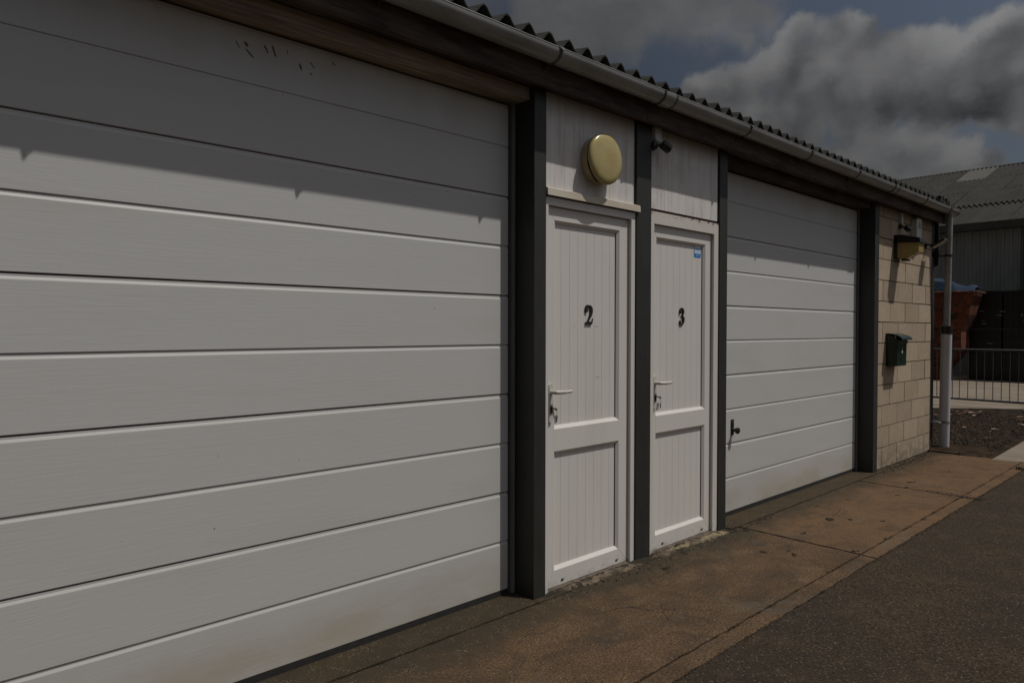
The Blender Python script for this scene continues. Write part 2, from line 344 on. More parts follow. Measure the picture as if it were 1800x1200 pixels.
# ------------------------------------------------------------------ setting: ground sheets
def apron_col(t, pos, c):
    n = mrange(t, noise(t, vmul(t, pos, (1.6, 2.6, 1)), 1, 7, .62, .8), .36, .68)
    c = mixc(t, mth(t, 'MULTIPLY', n, .75), c, (.048, .034, .023))
    n = mrange(t, noise(t, vmul(t, pos, (5, 5, 1), (4, 2, 0)), 1, 6, .7), .52, .78)
    c = mixc(t, mth(t, 'MULTIPLY', n, .6), c, (.19, .125, .078))
    # the slab before the second garage is redder and paler
    s = sep(t, pos)
    g = mrange(t, mth(t, 'ADD', s[0], mth(t, 'MULTIPLY', noise(t, vmul(t, pos, (6, 6, 1)), 1, 4), .5)), 4.55, 4.75)
    c = mixc(t, mth(t, 'MULTIPLY', g, .62), c, (.150, .086, .043))
    n = mrange(t, noise(t, vmul(t, pos, (3.2, 3.2, 1), (7, 1, 0)), 1, 8, .72, 1.2), .47, .62)
    c = mixc(t, mth(t, 'MULTIPLY', n, .5), c, (.052, .038, .026))
    n = mrange(t, noise(t, vmul(t, pos, (1.1, 2.0, 1), (2, 9, 0)), 1, 8, .7, 1.2), .52, .66)
    c = mixc(t, mth(t, 'MULTIPLY', n, .45), c, (.115, .095, .070))
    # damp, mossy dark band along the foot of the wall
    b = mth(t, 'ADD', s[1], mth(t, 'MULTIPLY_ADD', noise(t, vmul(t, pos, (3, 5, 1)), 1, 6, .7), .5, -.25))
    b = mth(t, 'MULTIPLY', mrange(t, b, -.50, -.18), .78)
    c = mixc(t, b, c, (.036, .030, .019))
    v = N(t, 'ShaderNodeTexVoronoi'); v.inputs['Scale'].default_value = 1
    t.links.new(vmul(t, pos, (95, 95, 95)), v.inputs['Vector'])
    sp = mth(t, 'MULTIPLY', mrange(t, v.outputs['Distance'], .12, .26, 1, 0), mrange(t, noise(t, vmul(t, pos, (14, 14, 1)), 1, 3), .42, .62))
    c = mixc(t, mth(t, 'MULTIPLY', sp, .8), c, (.33, .25, .175))
    v = N(t, 'ShaderNodeTexVoronoi'); v.inputs['Scale'].default_value = 1
    t.links.new(vmul(t, pos, (42, 42, 42), (3, 3, 3)), v.inputs['Vector'])
    sp = mrange(t, v.outputs['Distance'], .12, .22, 1, 0)
    c = mixc(t, mth(t, 'MULTIPLY', sp, .6), c, (.02, .015, .012))
    # long hairline cracks
    wob = N(t, 'ShaderNodeTexNoise'); wob.inputs['Scale'].default_value = 2.2; wob.inputs['Detail'].default_value = 7; t.links.new(pos, wob.inputs['Vector'])
    wv = N(t, 'ShaderNodeVectorMath', operation='MULTIPLY_ADD'); t.links.new(wob.outputs['Color'], wv.inputs[0]); wv.inputs[1].default_value = (.5, .5, 0)
    t.links.new(vmul(t, pos, (1, 1, 0), (.6, .35, .5)), wv.inputs[2])
    v = N(t, 'ShaderNodeTexVoronoi', feature='DISTANCE_TO_EDGE'); v.inputs['Scale'].default_value = .85; t.links.new(wv.outputs[0], v.inputs['Vector'])
    cr = mth(t, 'MULTIPLY', mrange(t, v.outputs['Distance'], .001, .0045, 1, 0), mrange(t, noise(t, vmul(t, pos, (2, 2, 1)), 1, 3), .42, .60))
    return mixc(t, mth(t, 'MULTIPLY', cr, .7), c, (.018, .013, .010))
def asphalt_col(t, pos, c):
    n = mrange(t, noise(t, vmul(t, pos, (.9, .9, 1)), 1, 7, .6, .8), .35, .7)
    c = mixc(t, mth(t, 'MULTIPLY', n, .65), c, (.030, .024, .019))
    n = mrange(t, noise(t, vmul(t, pos, (5, 5, 1)), 1, 5, .6, .8), .5, .75)
    c = mixc(t, mth(t, 'MULTIPLY', n, .45), c, (.090, .060, .036))
    for k, (sc, lo, hi, col, am) in enumerate(((48, .12, .26, (.16, .12, .085), .7), (75, .14, .32, (.012, .009, .007), .85), (23, .045, .08, (.40, .33, .25), .8))):
        v = N(t, 'ShaderNodeTexVoronoi'); v.inputs['Scale'].default_value = 1
        t.links.new(vmul(t, pos, (sc, sc, sc), (k*3.3, 1, 2)), v.inputs['Vector'])
        sp = mrange(t, v.outputs['Distance'], lo, hi, 1, 0)
        if k == 2: sp = mth(t, 'MULTIPLY', sp, mrange(t, noise(t, vmul(t, pos, (9, 9, 1)), 1, 2), .5, .56))
        c = mixc(t, mth(t, 'MULTIPLY', sp, am), c, col)
    return c
M_['apron'] = mat('stained_brown_concrete', (.108, .067, .036), .95, fine=.62, fscale=(95, 95, 95), extra=apron_col, bump=.9, bscale=(75, 75, 75), bdist=.006, spec=.2)
M_['asphalt'] = mat('worn_asphalt', (.050, .035, .021), .95, fine=.62, fscale=(90, 90, 90), extra=asphalt_col, bump=1., bscale=(110, 110, 110), bdist=.008, spec=.2)
M_['earth'] = mat('bare_earth', (.055, .040, .028), .99, var=.8, vscale=(4, 4, 4), vcol=(.02, .016, .012), bump=1, bscale=(40, 40, 40), bdist=.01, spec=.1)
M_['pale'] = mat('pale_concrete', (.215, .175, .13), .9, .6, (1.5, 1.5, 1.5), (.13, .10, .07), .5, (60, 60, 60), fine=.12)
M_['gravel'] = mat('dark_gravel_base', (.048, .033, .021), 1, .8, (7, 7, 7), (.020, .015, .011), 1, (45, 45, 45), spec=.05, bdist=.015)

def sheet(name, pts, z, m, thick=.0, kind='structure', parent=None):
    b = BM()
    if thick: prism(b, [(x, y, z-thick) for x, y in pts], (0, 0, thick))
    else: b.faces.new([b.verts.new((x, y, z)) for x, y in pts])
    return link(name, b, m, parent, kind=kind)
sheet('ground', [(-250, -250), (250, -250), (250, 250), (-250, 250)], -.030, M_['earth'])
# asphalt road, slightly rough edge against the apron
def rough_edge(x0, x1, y, step, amp):
    n = int((x1-x0)/step); return [(x0+i*(x1-x0)/n, y+random.uniform(-amp, amp)) for i in range(n+1)]
edge = rough_edge(-4, 8.6, -1.085, .06, .006)
sheet('asphalt_road', [(-4, -30), (60, -30), (60, -1.08)] + [(8.6, -1.08)] + edge[::-1][1:], -.004, M_['asphalt'])
apron = sheet('concrete_apron', [(-4, -1.10), (8.75, -1.10), (8.75, .05), (-4, .05)], -.012, M_['mortar'])
def slab(x0, x1, y0, y1, z, nm='slab', m=None):
    """cast slab with irregular nibbled edges; a few mm proud of the joint"""
    b = BM(); pts = []
    n = max(2, int((x1-x0)/.05)); k = max(2, int(abs(y1-y0)/.05)); a = .004
    J = lambda: random.uniform(-a, a)
    pts += [(x0+(x1-x0)*i/n, y0+J()) for i in range(n)]
    pts += [(x1+J(), y0+(y1-y0)*i/k) for i in range(k)]
    pts += [(x1-(x1-x0)*i/n, y1+J()) for i in range(n)]
    pts += [(x0+J(), y1-(y1-y0)*i/k) for i in range(k)]
    prism(b, [(x, y, z-.06) for x, y in pts], (0, 0, .06))
    return link(nm, b, m or M_['apron'], apron)
for (a, b_) in ((-3.9, 4.395), (4.41, 6.535), (6.55, 8.72)):
    a2, b2 = a+.004, b_-.004
    slab(a2, b2, -.985, -.195, 0)
    slab(a2, b2, -1.082, -.995, -.002, 'slab_edge')
for (a, b_) in ((-3.9, 2.44), (4.31, 6.99)):
    slab(a, b_, -.186, .04, .004, 'threshold')
slab(2.45, 4.30, -.188, -.10, 0, 'threshold'); slab(7.0, 8.72, -.188, -.09, 0, 'threshold')
path = sheet('pale_concrete_path', [(8.76, -1.06), (8.62, -.74), (14.2, -.60), (22, -.60), (22, -1.06)], .0, M_['pale'], .05)
gb = BM(); nx, ny = 50, 60
gv = {}
for i in range(nx+1):
    for j in range(ny+1):
        x = 8.70+i*(13.95-8.70)/nx; y = -.78+j*(5.5+.78)/ny
        e = min(i/4, (nx-i)/4, j/3, 1)
        z = -.012+e*(random.uniform(-.004, .02))
        if x < 9.5 and y < .1: z += .045*max(0, 1-((x-9.0)/.45)**2)*max(0, 1-((y+.25)/.42)**2)
        gv[i, j] = gb.verts.new((x, y, z))
for i in range(nx):
    for j in range(ny): gb.faces.new((gv[i, j], gv[i+1, j], gv[i+1, j+1], gv[i, j+1]))
link('gravel_bed', gb, M_['gravel'], kind='structure', smooth=True)
yard = sheet('concrete_yard', [(14.50, .03), (14.10, .52), (13.55, 1.2), (9.0, 7.0), (9, 24), (24.2, 24), (24.2, -.55), (15.4, -.55)], .012, M_['pale'], .07)

# ------------------------------------------------------------------ the garage building
G = thing('garage_building', 'long low white garage block with dark posts, two panelled garage doors and two numbered doors', 'building', (3, 2.5, 0))
X0, X1 = -3.0, 8.90
bxo('rear_wall', X0, X1, 4.9, 5.05, 0, 3.0, M_['block'], G)
bxo('side_wall', X1-.14, X1, .12, 4.9, 0, 2.55, M_['block'], G)
bxo('side_wall', X0, X0+.14, .12, 4.9, 0, 2.55, M_['block'], G)
bxo('front_backing', X0, 2.40, .09, .12, .02, 2.6, M_['mortar'], G)
bxo('front_backing', 2.46, 4.30, -.04, -.02, .0, 2.6, M_['mortar'], G)
bxo('front_backing', 4.32, 8.76, .09, .12, .0, 2.6, M_['mortar'], G)
# block pier left of the first garage door (outside the photograph)
bxo('side_pier', X0, -.10, -.10, .08, 0, 2.55, M_['block'], G)

# --- posts
def post(x0, x1, y0, top=2.56, label=None):
    b = BM(); box(b, x0, x1, y0, .0, -.01, top)
    return link('post', b, M_['post'], G, bevel=.006, label=label)
p = post(2.452, 2.535, -.146)
for z in (.62, 2.40):
    b = BM(); lathe(b, (2.452, -.075, z), (-1, 0, 0), [(.008, -.002), (.008, .003), (.004, .005)], 10); link('bolt', b, M_['screw'], p)
post(3.290, 3.432, -.146); post(4.208, 4.305, -.146)
p = post(6.985, 7.088, -.152)
for z in (.10, 1.05, 2.30):
    b = BM(); lathe(b, (6.985, -.07, z), (-1, 0, 0), [(.008, -.002), (.008, .003), (.004, .005)], 10); link('bolt', b, M_['screw'], p)
post(-.10, -.02, -.146)

# --- fascia, beams, lintels
def plank_bm(x0, x1, y0, y1, z0, z1, seg=.25, amp=.0022):
    b = BM(); n = max(2, int((x1-x0)/seg)); rows = []
    for i in range(n+1):
        x = x0+(x1-x0)*i/n; j = lambda: random.uniform(-amp, amp)
        rows.append([b.verts.new((x, y+j(), z+j())) for y, z in ((y0, z0), (y1, z0), (y1, z1), (y0, z1))])
    for a, c in zip(rows, rows[1:]):
        for k in range(4): b.faces.new((a[k], a[(k+1) % 4], c[(k+1) % 4], c[k]))
    b.faces.new(rows[0][::-1]); b.faces.new(rows[-1]); return b
for a, b_ in ((-3.0, .62), (.623, 3.28), (3.283, 5.95), (5.953, 8.90)):
    link('fascia_board', plank_bm(a, b_, -.222, -.196, 2.545, 2.735), M_['wood_red'], G, bevel=.003)
    link('soffit_board', plank_bm(a+.001, b_-.001, -.194, -.02, 2.566, 2.60), M_['wood_red'], G)
link('lintel', plank_bm(-.3, 2.449, -.112, .03, 2.500, 2.562, .2), M_['wood'], G, bevel=.012, label='pale brown weathered timber lintel over the large garage door')
link('lintel', plank_bm(4.312, 6.98, -.105, .03, 2.506, 2.558, .2), M_['wood_red'], G, bevel=.006)

# --- sectional garage doors
def garage_door(x0, x1, z0, label):
    b = BM(); box(b, x0-.005, x1+.005, .030, .060, z0-.01, z0+2.49)
    d = link('garage_door', b, M_['gasket_and_shade'], G, label=label)
    first = None
    for k in range(10):
        zb = z0+.25*k; zt = zb+.25
        # thin black break between folding sections every second rib, soft groove otherwise
        open_gap = (k % 2 == 1)
        g = .0045 if open_gap else .0008
        top = zt-g
        if k == 9: top = zt-.041
        if k >= 8 : prof = [(.028, zb+.0005), (.002, zb+.0005), (.0, zb+.003), (.0, top-.012), (.003, top-.009), (.003, top), (.028, top)]
        else:
            prof = [(.028, zb+.0005), (.0015, zb+.0005), (.0, zb+.003), (.0, top-.0175), (.0030, top-.0095), (.0036, top-.0085), (.0036, top), (.028, top)]
        b = BM(); prism_x(b, prof, x0, x1)
        link('door_panel', b, M_['garage'], d)
    # rubber seal and side frame
    b = BM(); prism_x(b, [(.0, z0-.001), (.022, z0-.001), (.024, z0-.028), (-.003, z0-.028)], x0, x1); link('bottom_seal', b, M_['gasket_and_shade'], d)
    b = BM(); box(b, x1+.018, x1+.040, -.012, .05, .003, z0+2.48); link('door_frame', b, M_['frame_grey'], d, bevel=.002)
    b = BM(); box(b, x0-.040, x0-.018, -.012, .05, .003, z0+2.48); link('door_frame', b, M_['frame_grey'], d, bevel=.002)
    return d
gd1 = garage_door(.02, 2.408, .030, 'large white sectional garage door nearest the camera, left of the first dark post')
gd2 = garage_door(4.35, 6.943, .032, 'white sectional garage door with black knob, between door 3 and the block wall')
# knob on the second garage door
b = BM(); box(b, 4.628, 4.660, -.008, .002, .590, .702); kb = link('handle', b, M_['black'], gd2, bevel=.004)
b = BM(); lathe(b, (4.645, -.006, .628), (.0, -1, -.1), [(.013, 0), (.012, .022), (.020, .028), (.024, .036), (.023, .046), (.014, .053), (0, .054)], 20)
o = link('knob', b, M_['black'], gd2, smooth=True)
b = BM(); lathe(b, (4.644, -.0085, .683), (0, -1, 0), [(.004, 0), (.004, .001), (.002, .0015)], 10); link('screw', b, M_['steel'], gd2)
# splashes of dried mud high on the first door
mud = BM()
for (x, z, l, a, w) in ((1.035, 2.415, .030, -60, .003), (1.067, 2.424, .022, -50, .008), (1.082, 2.392, .045, -40, .0035), (1.145, 2.425, .035, -62, .005), (1.175, 2.428, .05, -68, .0055),
                       (1.285, 2.395, .028, -65, .006), (1.335, 2.415, .030, -45, .003), (1.330, 2.378, .014, -50, .003), (1.43, 2.445, .02, -30, .003), (1.23, 2.44, .02, -80, .002)):
    ca, sa = math.cos(R(a)), math.sin(R(a)); pts = []
    for k in range(8):
        th = 2*math.pi*k/8; u = math.cos(th)*l*.5*random.uniform(.8, 1.1); v = math.sin(th)*w*.7*random.uniform(.6, 1.2)
        pts.append((x+u*ca-v*sa, .0015, z+u*sa+v*ca))
    prism(mud, pts, (0, -.003, 0))
M_['mud'] = mat('dried_mud', (.13, .085, .05), .95)
link('mud_splash', mud, M_['mud'], gd1, kind='stuff')

# --- white plank infill above the doors
def infill(x0, x1, z0, label):
    b = BM(); box(b, x0, x1, -.118, -.10, z0, 2.566); c = link('cladding', b, M_['mortar'], G, label=label)
    n = round((x1-x0)/.0765); w = (x1-x0)/n
    for k in range(n):
        a = x0+k*w; j = random.uniform(0, .0005)
        b = BM(); prism(b, [(a+.0004, -.118, z0-.003), (a+.0004, -.1295-j, z0-.003), (a+.0010, -.1300-j, z0-.003), (a+w-.0010, -.1300-j, z0-.003), (a+w-.0004, -.1295-j, z0-.003), (a+w-.0004, -.118, z0-.003)], (0, 0, 2.566-z0))
        link('plank', b, M_['clad'], c)
    return c
infill(2.540, 3.286, 2.080, 'stained white plank infill above door 2, carrying the round lamp')
infill(3.436, 4.203, 2.085, 'stained white plank infill above door 3, under the motion sensor')
# cream weather bar over door 2
b = BM(); prism_x(b, [(-.10, 2.083), (-.140, 2.080), (-.156, 2.073), (-.158, 2.038), (-.152, 2.036), (-.150, 2.040), (-.10, 2.045)], 2.538, 3.312)
link('weather_bar', b, M_['trim'], G, label='cream weather bar across the top of door 2')
b = BM(); box(b, 3.434, 4.206, -.126, -.10, 2.066, 2.0815); link('rusty_gap_strip', b, mat('rusted_steel', (.055, .018, .010), .95, .8, (30, 30, 30), (.012, .008, .006)), G, label='rusty strip between the infill and door 3')

# --- white panelled doors
def ring(bm, X, Z, mats_y):
    """rectangular mitred picture frame: list of loops (inset, y); X=(x0,x1) Z=(z0,z1)"""
    loops = []
    for ins, y in mats_y:
        loops.append([bm.verts.new(p) for p in ((X[0]+ins, y, Z[0]+ins), (X[1]-ins, y, Z[0]+ins), (X[1]-ins, y, Z[1]-ins), (X[0]+ins, y, Z[1]-ins))])
    n = len(loops)
    for i in range(n):
        a, c = loops[i], loops[(i+1) % n]
        for k in range(4): bm.faces.new((a[k], a[(k+1) % 4], c[(k+1) % 4], c[k]))
def member(name, parent, pts_out, pts_in, y, bev, m, miter=.0011):
    """one mitred stile or rail: outer edge line, inner edge line (both (x,z) pairs), bevelled towards the inner edge"""
    (ax, az), (bx_, bz) = pts_out; (cx, cz), (dx, dz) = pts_in
    o1 = Vector((ax, 0, az)); o2 = Vector((bx_, 0, bz)); i1 = Vector((cx, 0, cz)); i2 = Vector((dx, 0, dz))
    along = (i2-i1).normalized(); inw = Vector((-along.z, 0, along.x))
    if inw.dot(i1-o1) < 0: inw = -inw
    bw, bd = bev; b = BM()
    Yf = Vector((0, y, 0)); sh = miter
    o1 = o1+along*0; 
    A = [o1+Yf+along*sh, i1+Yf+along*sh, i1+inw*bw+along*(bw+sh)+Yf+Vector((0, bd, 0)), i1+inw*bw+along*(bw+sh)+Yf+Vector((0, bd+.012, 0)), o1+Yf+Vector((0, .035, 0))+along*sh]
    B = [o2+Yf-along*sh, i2+Yf-along*sh, i2+inw*bw-along*(bw+sh)+Yf+Vector((0, bd, 0)), i2+inw*bw-along*(bw+sh)+Yf+Vector((0, bd+.012, 0)), o2+Yf+Vector((0, .035, 0))-along*sh]
    va = [b.verts.new(p) for p in A]; vb = [b.verts.new(p) for p in B]
    for k in range(5): b.faces.new((va[k], va[(k+1) % 5], vb[(k+1) % 5], vb[k]))
    b.faces.new(va[::-1]); b.faces.new(vb)
    return link(name, b, m, parent)
def upvc_door(fx0, fx1, ftop, jl, jr, head, lx0, lx1, ltop, lbot, ox0, ox1, oz, mt_frame, label, nplank=8):
    """fx frame outer, jl/jr/head frame widths, lx leaf extent, ox planked opening, oz=(low0,low1,up0,up1)"""
    YF, YL = -.138, -.117
    b = BM()   # outer frame
    out = [(fx0, -.006), (fx0, ftop), (fx1, ftop), (fx1, -.006)]; inn = [(fx0+jl, -.006), (fx0+jl, ftop-head), (fx1-jr, ftop-head), (fx1-jr, -.006)]
    vo = [b.verts.new((x, YF, z)) for x, z in out]; vi = [b.verts.new((x, YF, z)) for x, z in inn]
    vo2 = [b.verts.new((x, -.06, z)) for x, z in out]; vi2 = [b.verts.new((x, -.06, z)) for x, z in inn]
    for k in range(3):
        b.faces.new((vo[k], vo[k+1], vi[k+1], vi[k])); b.faces.new((vo2[k], vi2[k], vi2[k+1], vo2[k+1]))
        b.faces.new((vo[k], vo2[k], vo2[k+1], vo[k+1])); b.faces.new((vi[k], vi[k+1], vi2[k+1], vi2[k]))
    b.faces.new((vo[0], vi[0], vi2[0], vo2[0])); b.faces.new((vo[3], vo2[3], vi2[3], vi[3]))
    d = link('door', b, mt_frame, G, label=label, bevel=.0015)
    bxo('gasket_and_shade', fx0+jl+.0005, fx1-jr-.0005, -.0905, -.080, .004, ftop-head-.001, M_['gasket_and_shade'], d)
    l0, l1, u0, u1 = oz; bev = (.017, .013)
    L = (lx0, lx1)
    mid = (l1+u0)/2
    member('stile', d, ((lx0, lbot), (lx0, ltop)), ((ox0, l0), (ox0, u1)), YL, bev, M_['upvc'])
    member('stile', d, ((lx1, lbot), (lx1, ltop)), ((ox1, l0), (ox1, u1)), YL, bev, M_['upvc'])
    member('rail', d, ((lx0, ltop), (lx1, ltop)), ((ox0, u1), (ox1, u1)), YL, bev, M_['upvc'])
    member('rail', d, ((lx0, lbot), (lx1, lbot)), ((ox0, l0), (ox1, l0)), YL, bev, M_['upvc'])
    # middle rail, bevelled both sides, its face 0.4 mm proud of the stiles
    b = BM(); yf = YL-.0004
    prof = [(yf+.028, l1-bev[0]), (yf+bev[1], l1-bev[0]), (yf, l1), (yf, u0), (yf+bev[1], u0+bev[0]), (yf+.028, u0+bev[0])]
    xa = [ox0+bev[0]-.002, ox0+bev[0]-.002, ox0-.022*0, ox0, ox0+bev[0]-.002, ox0+bev[0]-.002]
    va = [b.verts.new((x, y, z)) for x, (y, z) in zip(xa, prof)]
    vb = [b.verts.new((ox0+ox1-x, y, z)) for x, (y, z) in zip(xa, prof)]
    for k in range(6): b.faces.new((va[k], va[(k+1) % 6], vb[(k+1) % 6], vb[k]))
    b.faces.new(va[::-1]); b.faces.new(vb); link('middle_rail', b, M_['upvc'], d)
    # mitre nibs where the middle rail notches into the stiles
    w = (ox1-ox0)/nplank*1.0
    yp = YL+.017
    for (z0, z1) in ((l0, l1), (u0, u1)):
        for k in range(nplank-1+1):
            a = ox0+k*w; e = a+w
            b = BM(); prism(b, [(a+.0004, yp+.008, z0-.004), (a+.0003, yp+.0007, z0-.004), (a+.0010, yp, z0-.004), (e-.0010, yp, z0-.004), (e-.0003, yp+.0007, z0-.004), (e-.0004, yp+.008, z0-.004)], (0, 0, z1-z0+.008))
            link('plank', b, M_['upvc'], d)
    # black rubber lines beside leaf and planks; the top strip paints a shadow line
    for (xa, xb, za, zb) in ((lx1+.0002, fx1-jr-.0002, lbot, ltop), (ox1-.0188, ox1-.0155, l0+.016, l1-.016), (ox1-.0188, ox1-.0155, u0+.016, u1-.016), (ox0+.016, ox1-.016, u1-.0186, u1-.0160)):
        if xb-xa > .0045: xb = xa+.0045
        yq = YL+.004 if xa > lx1 else YL+.0125
        bxo('gasket_and_shade', xa, xb, yq, yq+.008, za, zb, M_['gasket_and_shade'], d)
    # aluminium sill strip and drain caps
    b = BM(); prism_x(b, [(-.09, .0), (-.140, -.004), (-.142, .004), (-.118, .011), (-.09, .012)], fx0+jl, fx1-jr); link('sill', b, M_['crumbdark'], d)
    for f in (.19, .86):
        x = lx0+(lx1-lx0)*f
        b = BM(); box(b, x-.010, x+.010, YL-.004, YL+.001, lbot+.022, lbot+.029); link('drain_cap', b, M_['crumbdark'], d, bevel=.001)
        b = BM(); box(b, x-.007, x+.006, YL-.0012, YL+.001, lbot+.016, lbot+.0215); link('drain_slot', b, M_['gasket_and_shade'], d)
    # handle: back plate, lever, lock cylinder, key and tag
    hx = lx0+.030
    b = BM(); n = 10; pts = []
    for k in range(n+1): th = math.pi*k/n; pts.append((hx+.0135*math.cos(th), YL, 1.064+.0135*math.sin(th)))
    for k in range(n+1): th = math.pi*(1+k/n); pts.append((hx+.0135*math.cos(th), YL, .888+.0135*math.sin(th)))
    prism(b, pts, (0, -.010, 0)); h = link('handle', b, M_['handle'], d, bevel=.003)
    b = BM(); tube(b, smooth_path([(hx, YL-.008, 1.034), (hx, YL-.030, 1.034), (hx+.006, YL-.044, 1.034), (hx+.022, YL-.049, 1.034), (hx+.07, YL-.049, 1.033), (hx+.118, YL-.047, 1.034)], 5), [.0105]*20+[.0088]*5+[.0072], 14)
    link('lever', b, M_['handle'], d, smooth=True)
    b = BM(); tube(b, [(hx, YL-.008, .952), (hx, YL-.016, .952)], .0085, 14); box(b, hx-.005, hx+.005, YL-.016, YL-.008, .926, .950); link('lock_cylinder', b, M_['gasket_and_shade'], d)
    b = BM(); box(b, hx-.001, hx+.001, YL-.038, YL-.016, .948, .956); lathe(b, (hx-.001, YL-.046, .948), (1, 0, 0), [(.008, 0), (.008, .002)], 16)
    link('key', b, M_['steel'], d)
    b = BM(); tube(b, [(hx+.011*math.sin(a_/6*math.pi)*.6, YL-.050, .936-.011*(1-math.cos(a_/6*math.pi))) for a_ in range(13)], .0008, 6)
    box(b, hx-.001, hx+.0005, YL-.052, YL-.044, .885, .915, .0012); link('key_tag', b, M_['steel'], d)
    return d
d2 = upvc_door(2.541, 3.287, 2.032, .020, .036, .040, 2.5655, 3.2475, 1.988, .014, 2.628, 3.168, (.098, .722, .838, 1.922), M_['upvc'],
               'white panelled door with a black figure 2, below the round lamp')
d3 = upvc_door(3.434, 4.206, 2.064, .040, .056, .072, 3.4785, 4.146, 1.989, .014, 3.526, 4.078, (.100, .728, .832, 1.918), M_['upvc_rust'],
               'white panelled door with a black figure 3 and a blue sticker')
# numerals, old style with ball terminals
two = smooth_path([(-.30, .235, .060), (-.33, .33, .085), (-.22, .44, .085), (-.03, .475, .045), (.17, .40, .095), (.235, .24, .125), (.17, .04, .11), (-.02, -.20, .06), (-.20, -.38, .035), (-.34, -.475, .02)], 4)
def numeral_two(cx, cz, y, s, par):
    b = BM(); ribbon(b, cx, y, cz, two, s*.78, s, .006)
    ribbon(b, cx, y+.0003, cz, [(-.37, -.43, .055), (-.10, -.395, .075), (.16, -.43, .075), (.26, -.42, .06), (.33, -.30, .03), (.37, -.17, .012)], s*.78, s, .006)
    prism(b, [(cx+s*.78*(-.27+.115*math.cos(k*math.pi/5)), y-.0003, cz+s*(.215+.10*math.sin(k*math.pi/5))) for k in range(10)], (0, .006, 0))
    return link('number', b, M_['number'], par, label='black figure 2')
def numeral_three(cx, cz, y, s, par):
    b = BM()
    ribbon(b, cx, y, cz, smooth_path([(-.25, .25, .06), (-.24, .37, .065), (-.10, .47, .05), (.08, .46, .06), (.20, .34, .10), (.18, .19, .10), (.06, .08, .045), (-.06, .045, .03)], 4), s*.78, s, .006)
    ribbon(b, cx, y+.0003, cz, smooth_path([(-.08, .04, .03), (.08, .03, .045), (.22, -.08, .10), (.25, -.24, .115), (.14, -.40, .08), (-.05, -.48, .05), (-.22, -.44, .06), (-.27, -.33, .06)], 4), s*.78, s, .006)
    for v in (.235, -.325):
        prism(b, [(cx+s*.78*(-.215+.105*math.cos(k*math.pi/5)), y-.0003, cz+s*(v+.09*math.sin(k*math.pi/5))) for k in range(10)], (0, .006, 0))
    return link('number', b, M_['number'], par, label='black figure 3')
numeral_two(2.918, 1.436, -.108, .105, d2)
numeral_three(3.822, 1.441, -.108, .105, d3)
# faint scuffs under the 2
b = BM()
for x, z, l in ((2.985, 1.375, .045), (2.80, 1.375, .012), (3.00, 1.092, .03), (3.035, 1.094, .006)):
    box(b, x-l/2, x+l/2, -.1006, -.1000, z-.0012, z+.0012, .0003)
link('scuff_marks', b, mat('grey_scuff', (.33, .31, .28), .8), d2, kind='stuff')
# sticker: blue border, white field with small print, blue foot
sx0, sx1, sz0, sz1 = 3.965, 4.048, 1.832, 1.916; ys = -.1002
def rrect(x0, x1, z0, z1, r, y, n=5):
    pts = []
    for cx, cz, a0 in ((x1-r, z1-r, 0), (x0+r, z1-r, 90), (x0+r, z0+r, 180), (x1-r, z0+r, 270)):
        for k in range(n+1): a = R(a0+90*k/n); pts.append((cx+r*math.cos(a), y, cz+r*math.sin(a)))
    return pts
b = BM(); prism(b, rrect(sx0, sx1, sz0-.005, sz1, .012, ys), (0, -.0005, 0)); st = link('sticker', b, M_['blue'], d3, label='blue and white sticker in the top right corner')
b = BM(); prism(b, rrect(sx0+.007, sx1-.006, sz0+.022, sz1-.008, .003, ys-.0006), (0, -.0004, 0)); link('sticker_field', b, M_['paper'], d3)
b = BM()
for k in range(7):
    x = sx0+.013+k*.0082; box(b, x, x+.0062, ys-.0014, ys-.0011, sz0+.045, sz0+.045+(.011 if k % 2 else .009))
for k in range(6):
    x = sx0+.015+k*.009; box(b, x, x+.006, ys-.0014, ys-.0011, sz0+.034, sz0+.0365)
link('sticker_print', b, M_['blue'], d3, kind='stuff')
b = BM()
for k in range(4): x = sx0+.027+k*.008; box(b, x, x+.006, ys-.0010, ys-.0007, sz0+.008, sz0+.012)
link('sticker_print', b, M_['paper'], d3, kind='stuff')

# --- block wall
b = BM(); box(b, 7.095, 8.775, -.104, .05, -.01, 2.56); bw = link('block_wall', b, M_['mortar'], G)
for c in range(13):
    z0 = .205*c+.003+.0; z1 = z0+.1965
    if z0 > 2.5: break
    z1 = min(z1, 2.56)
    st_ = 7.294-.43*2 if c % 2 == 0 else 7.500-.43*2
    x = st_
    while x < 8.775:
        a = max(x+.005, 7.096); e = min(x+.43-.005, 8.774); x += .43
        if e-a < .03: continue
        o = random.uniform(-.0015, .0015)
        b = BM(); box(b, a+random.uniform(-.001, .001), e+random.uniform(-.001, .001), -.120+o, -.090, z0+random.uniform(-.001, .001), z1+random.uniform(-.001, .001))
        link('block', b, M_['block'], bw, bevel=.0025)
# dark corner post with the black strap board
b = BM(); box(b, 8.778, 8.90, -.118, .10, -.01, 2.58); link('corner_post', b, M_['post'], G, bevel=.004)

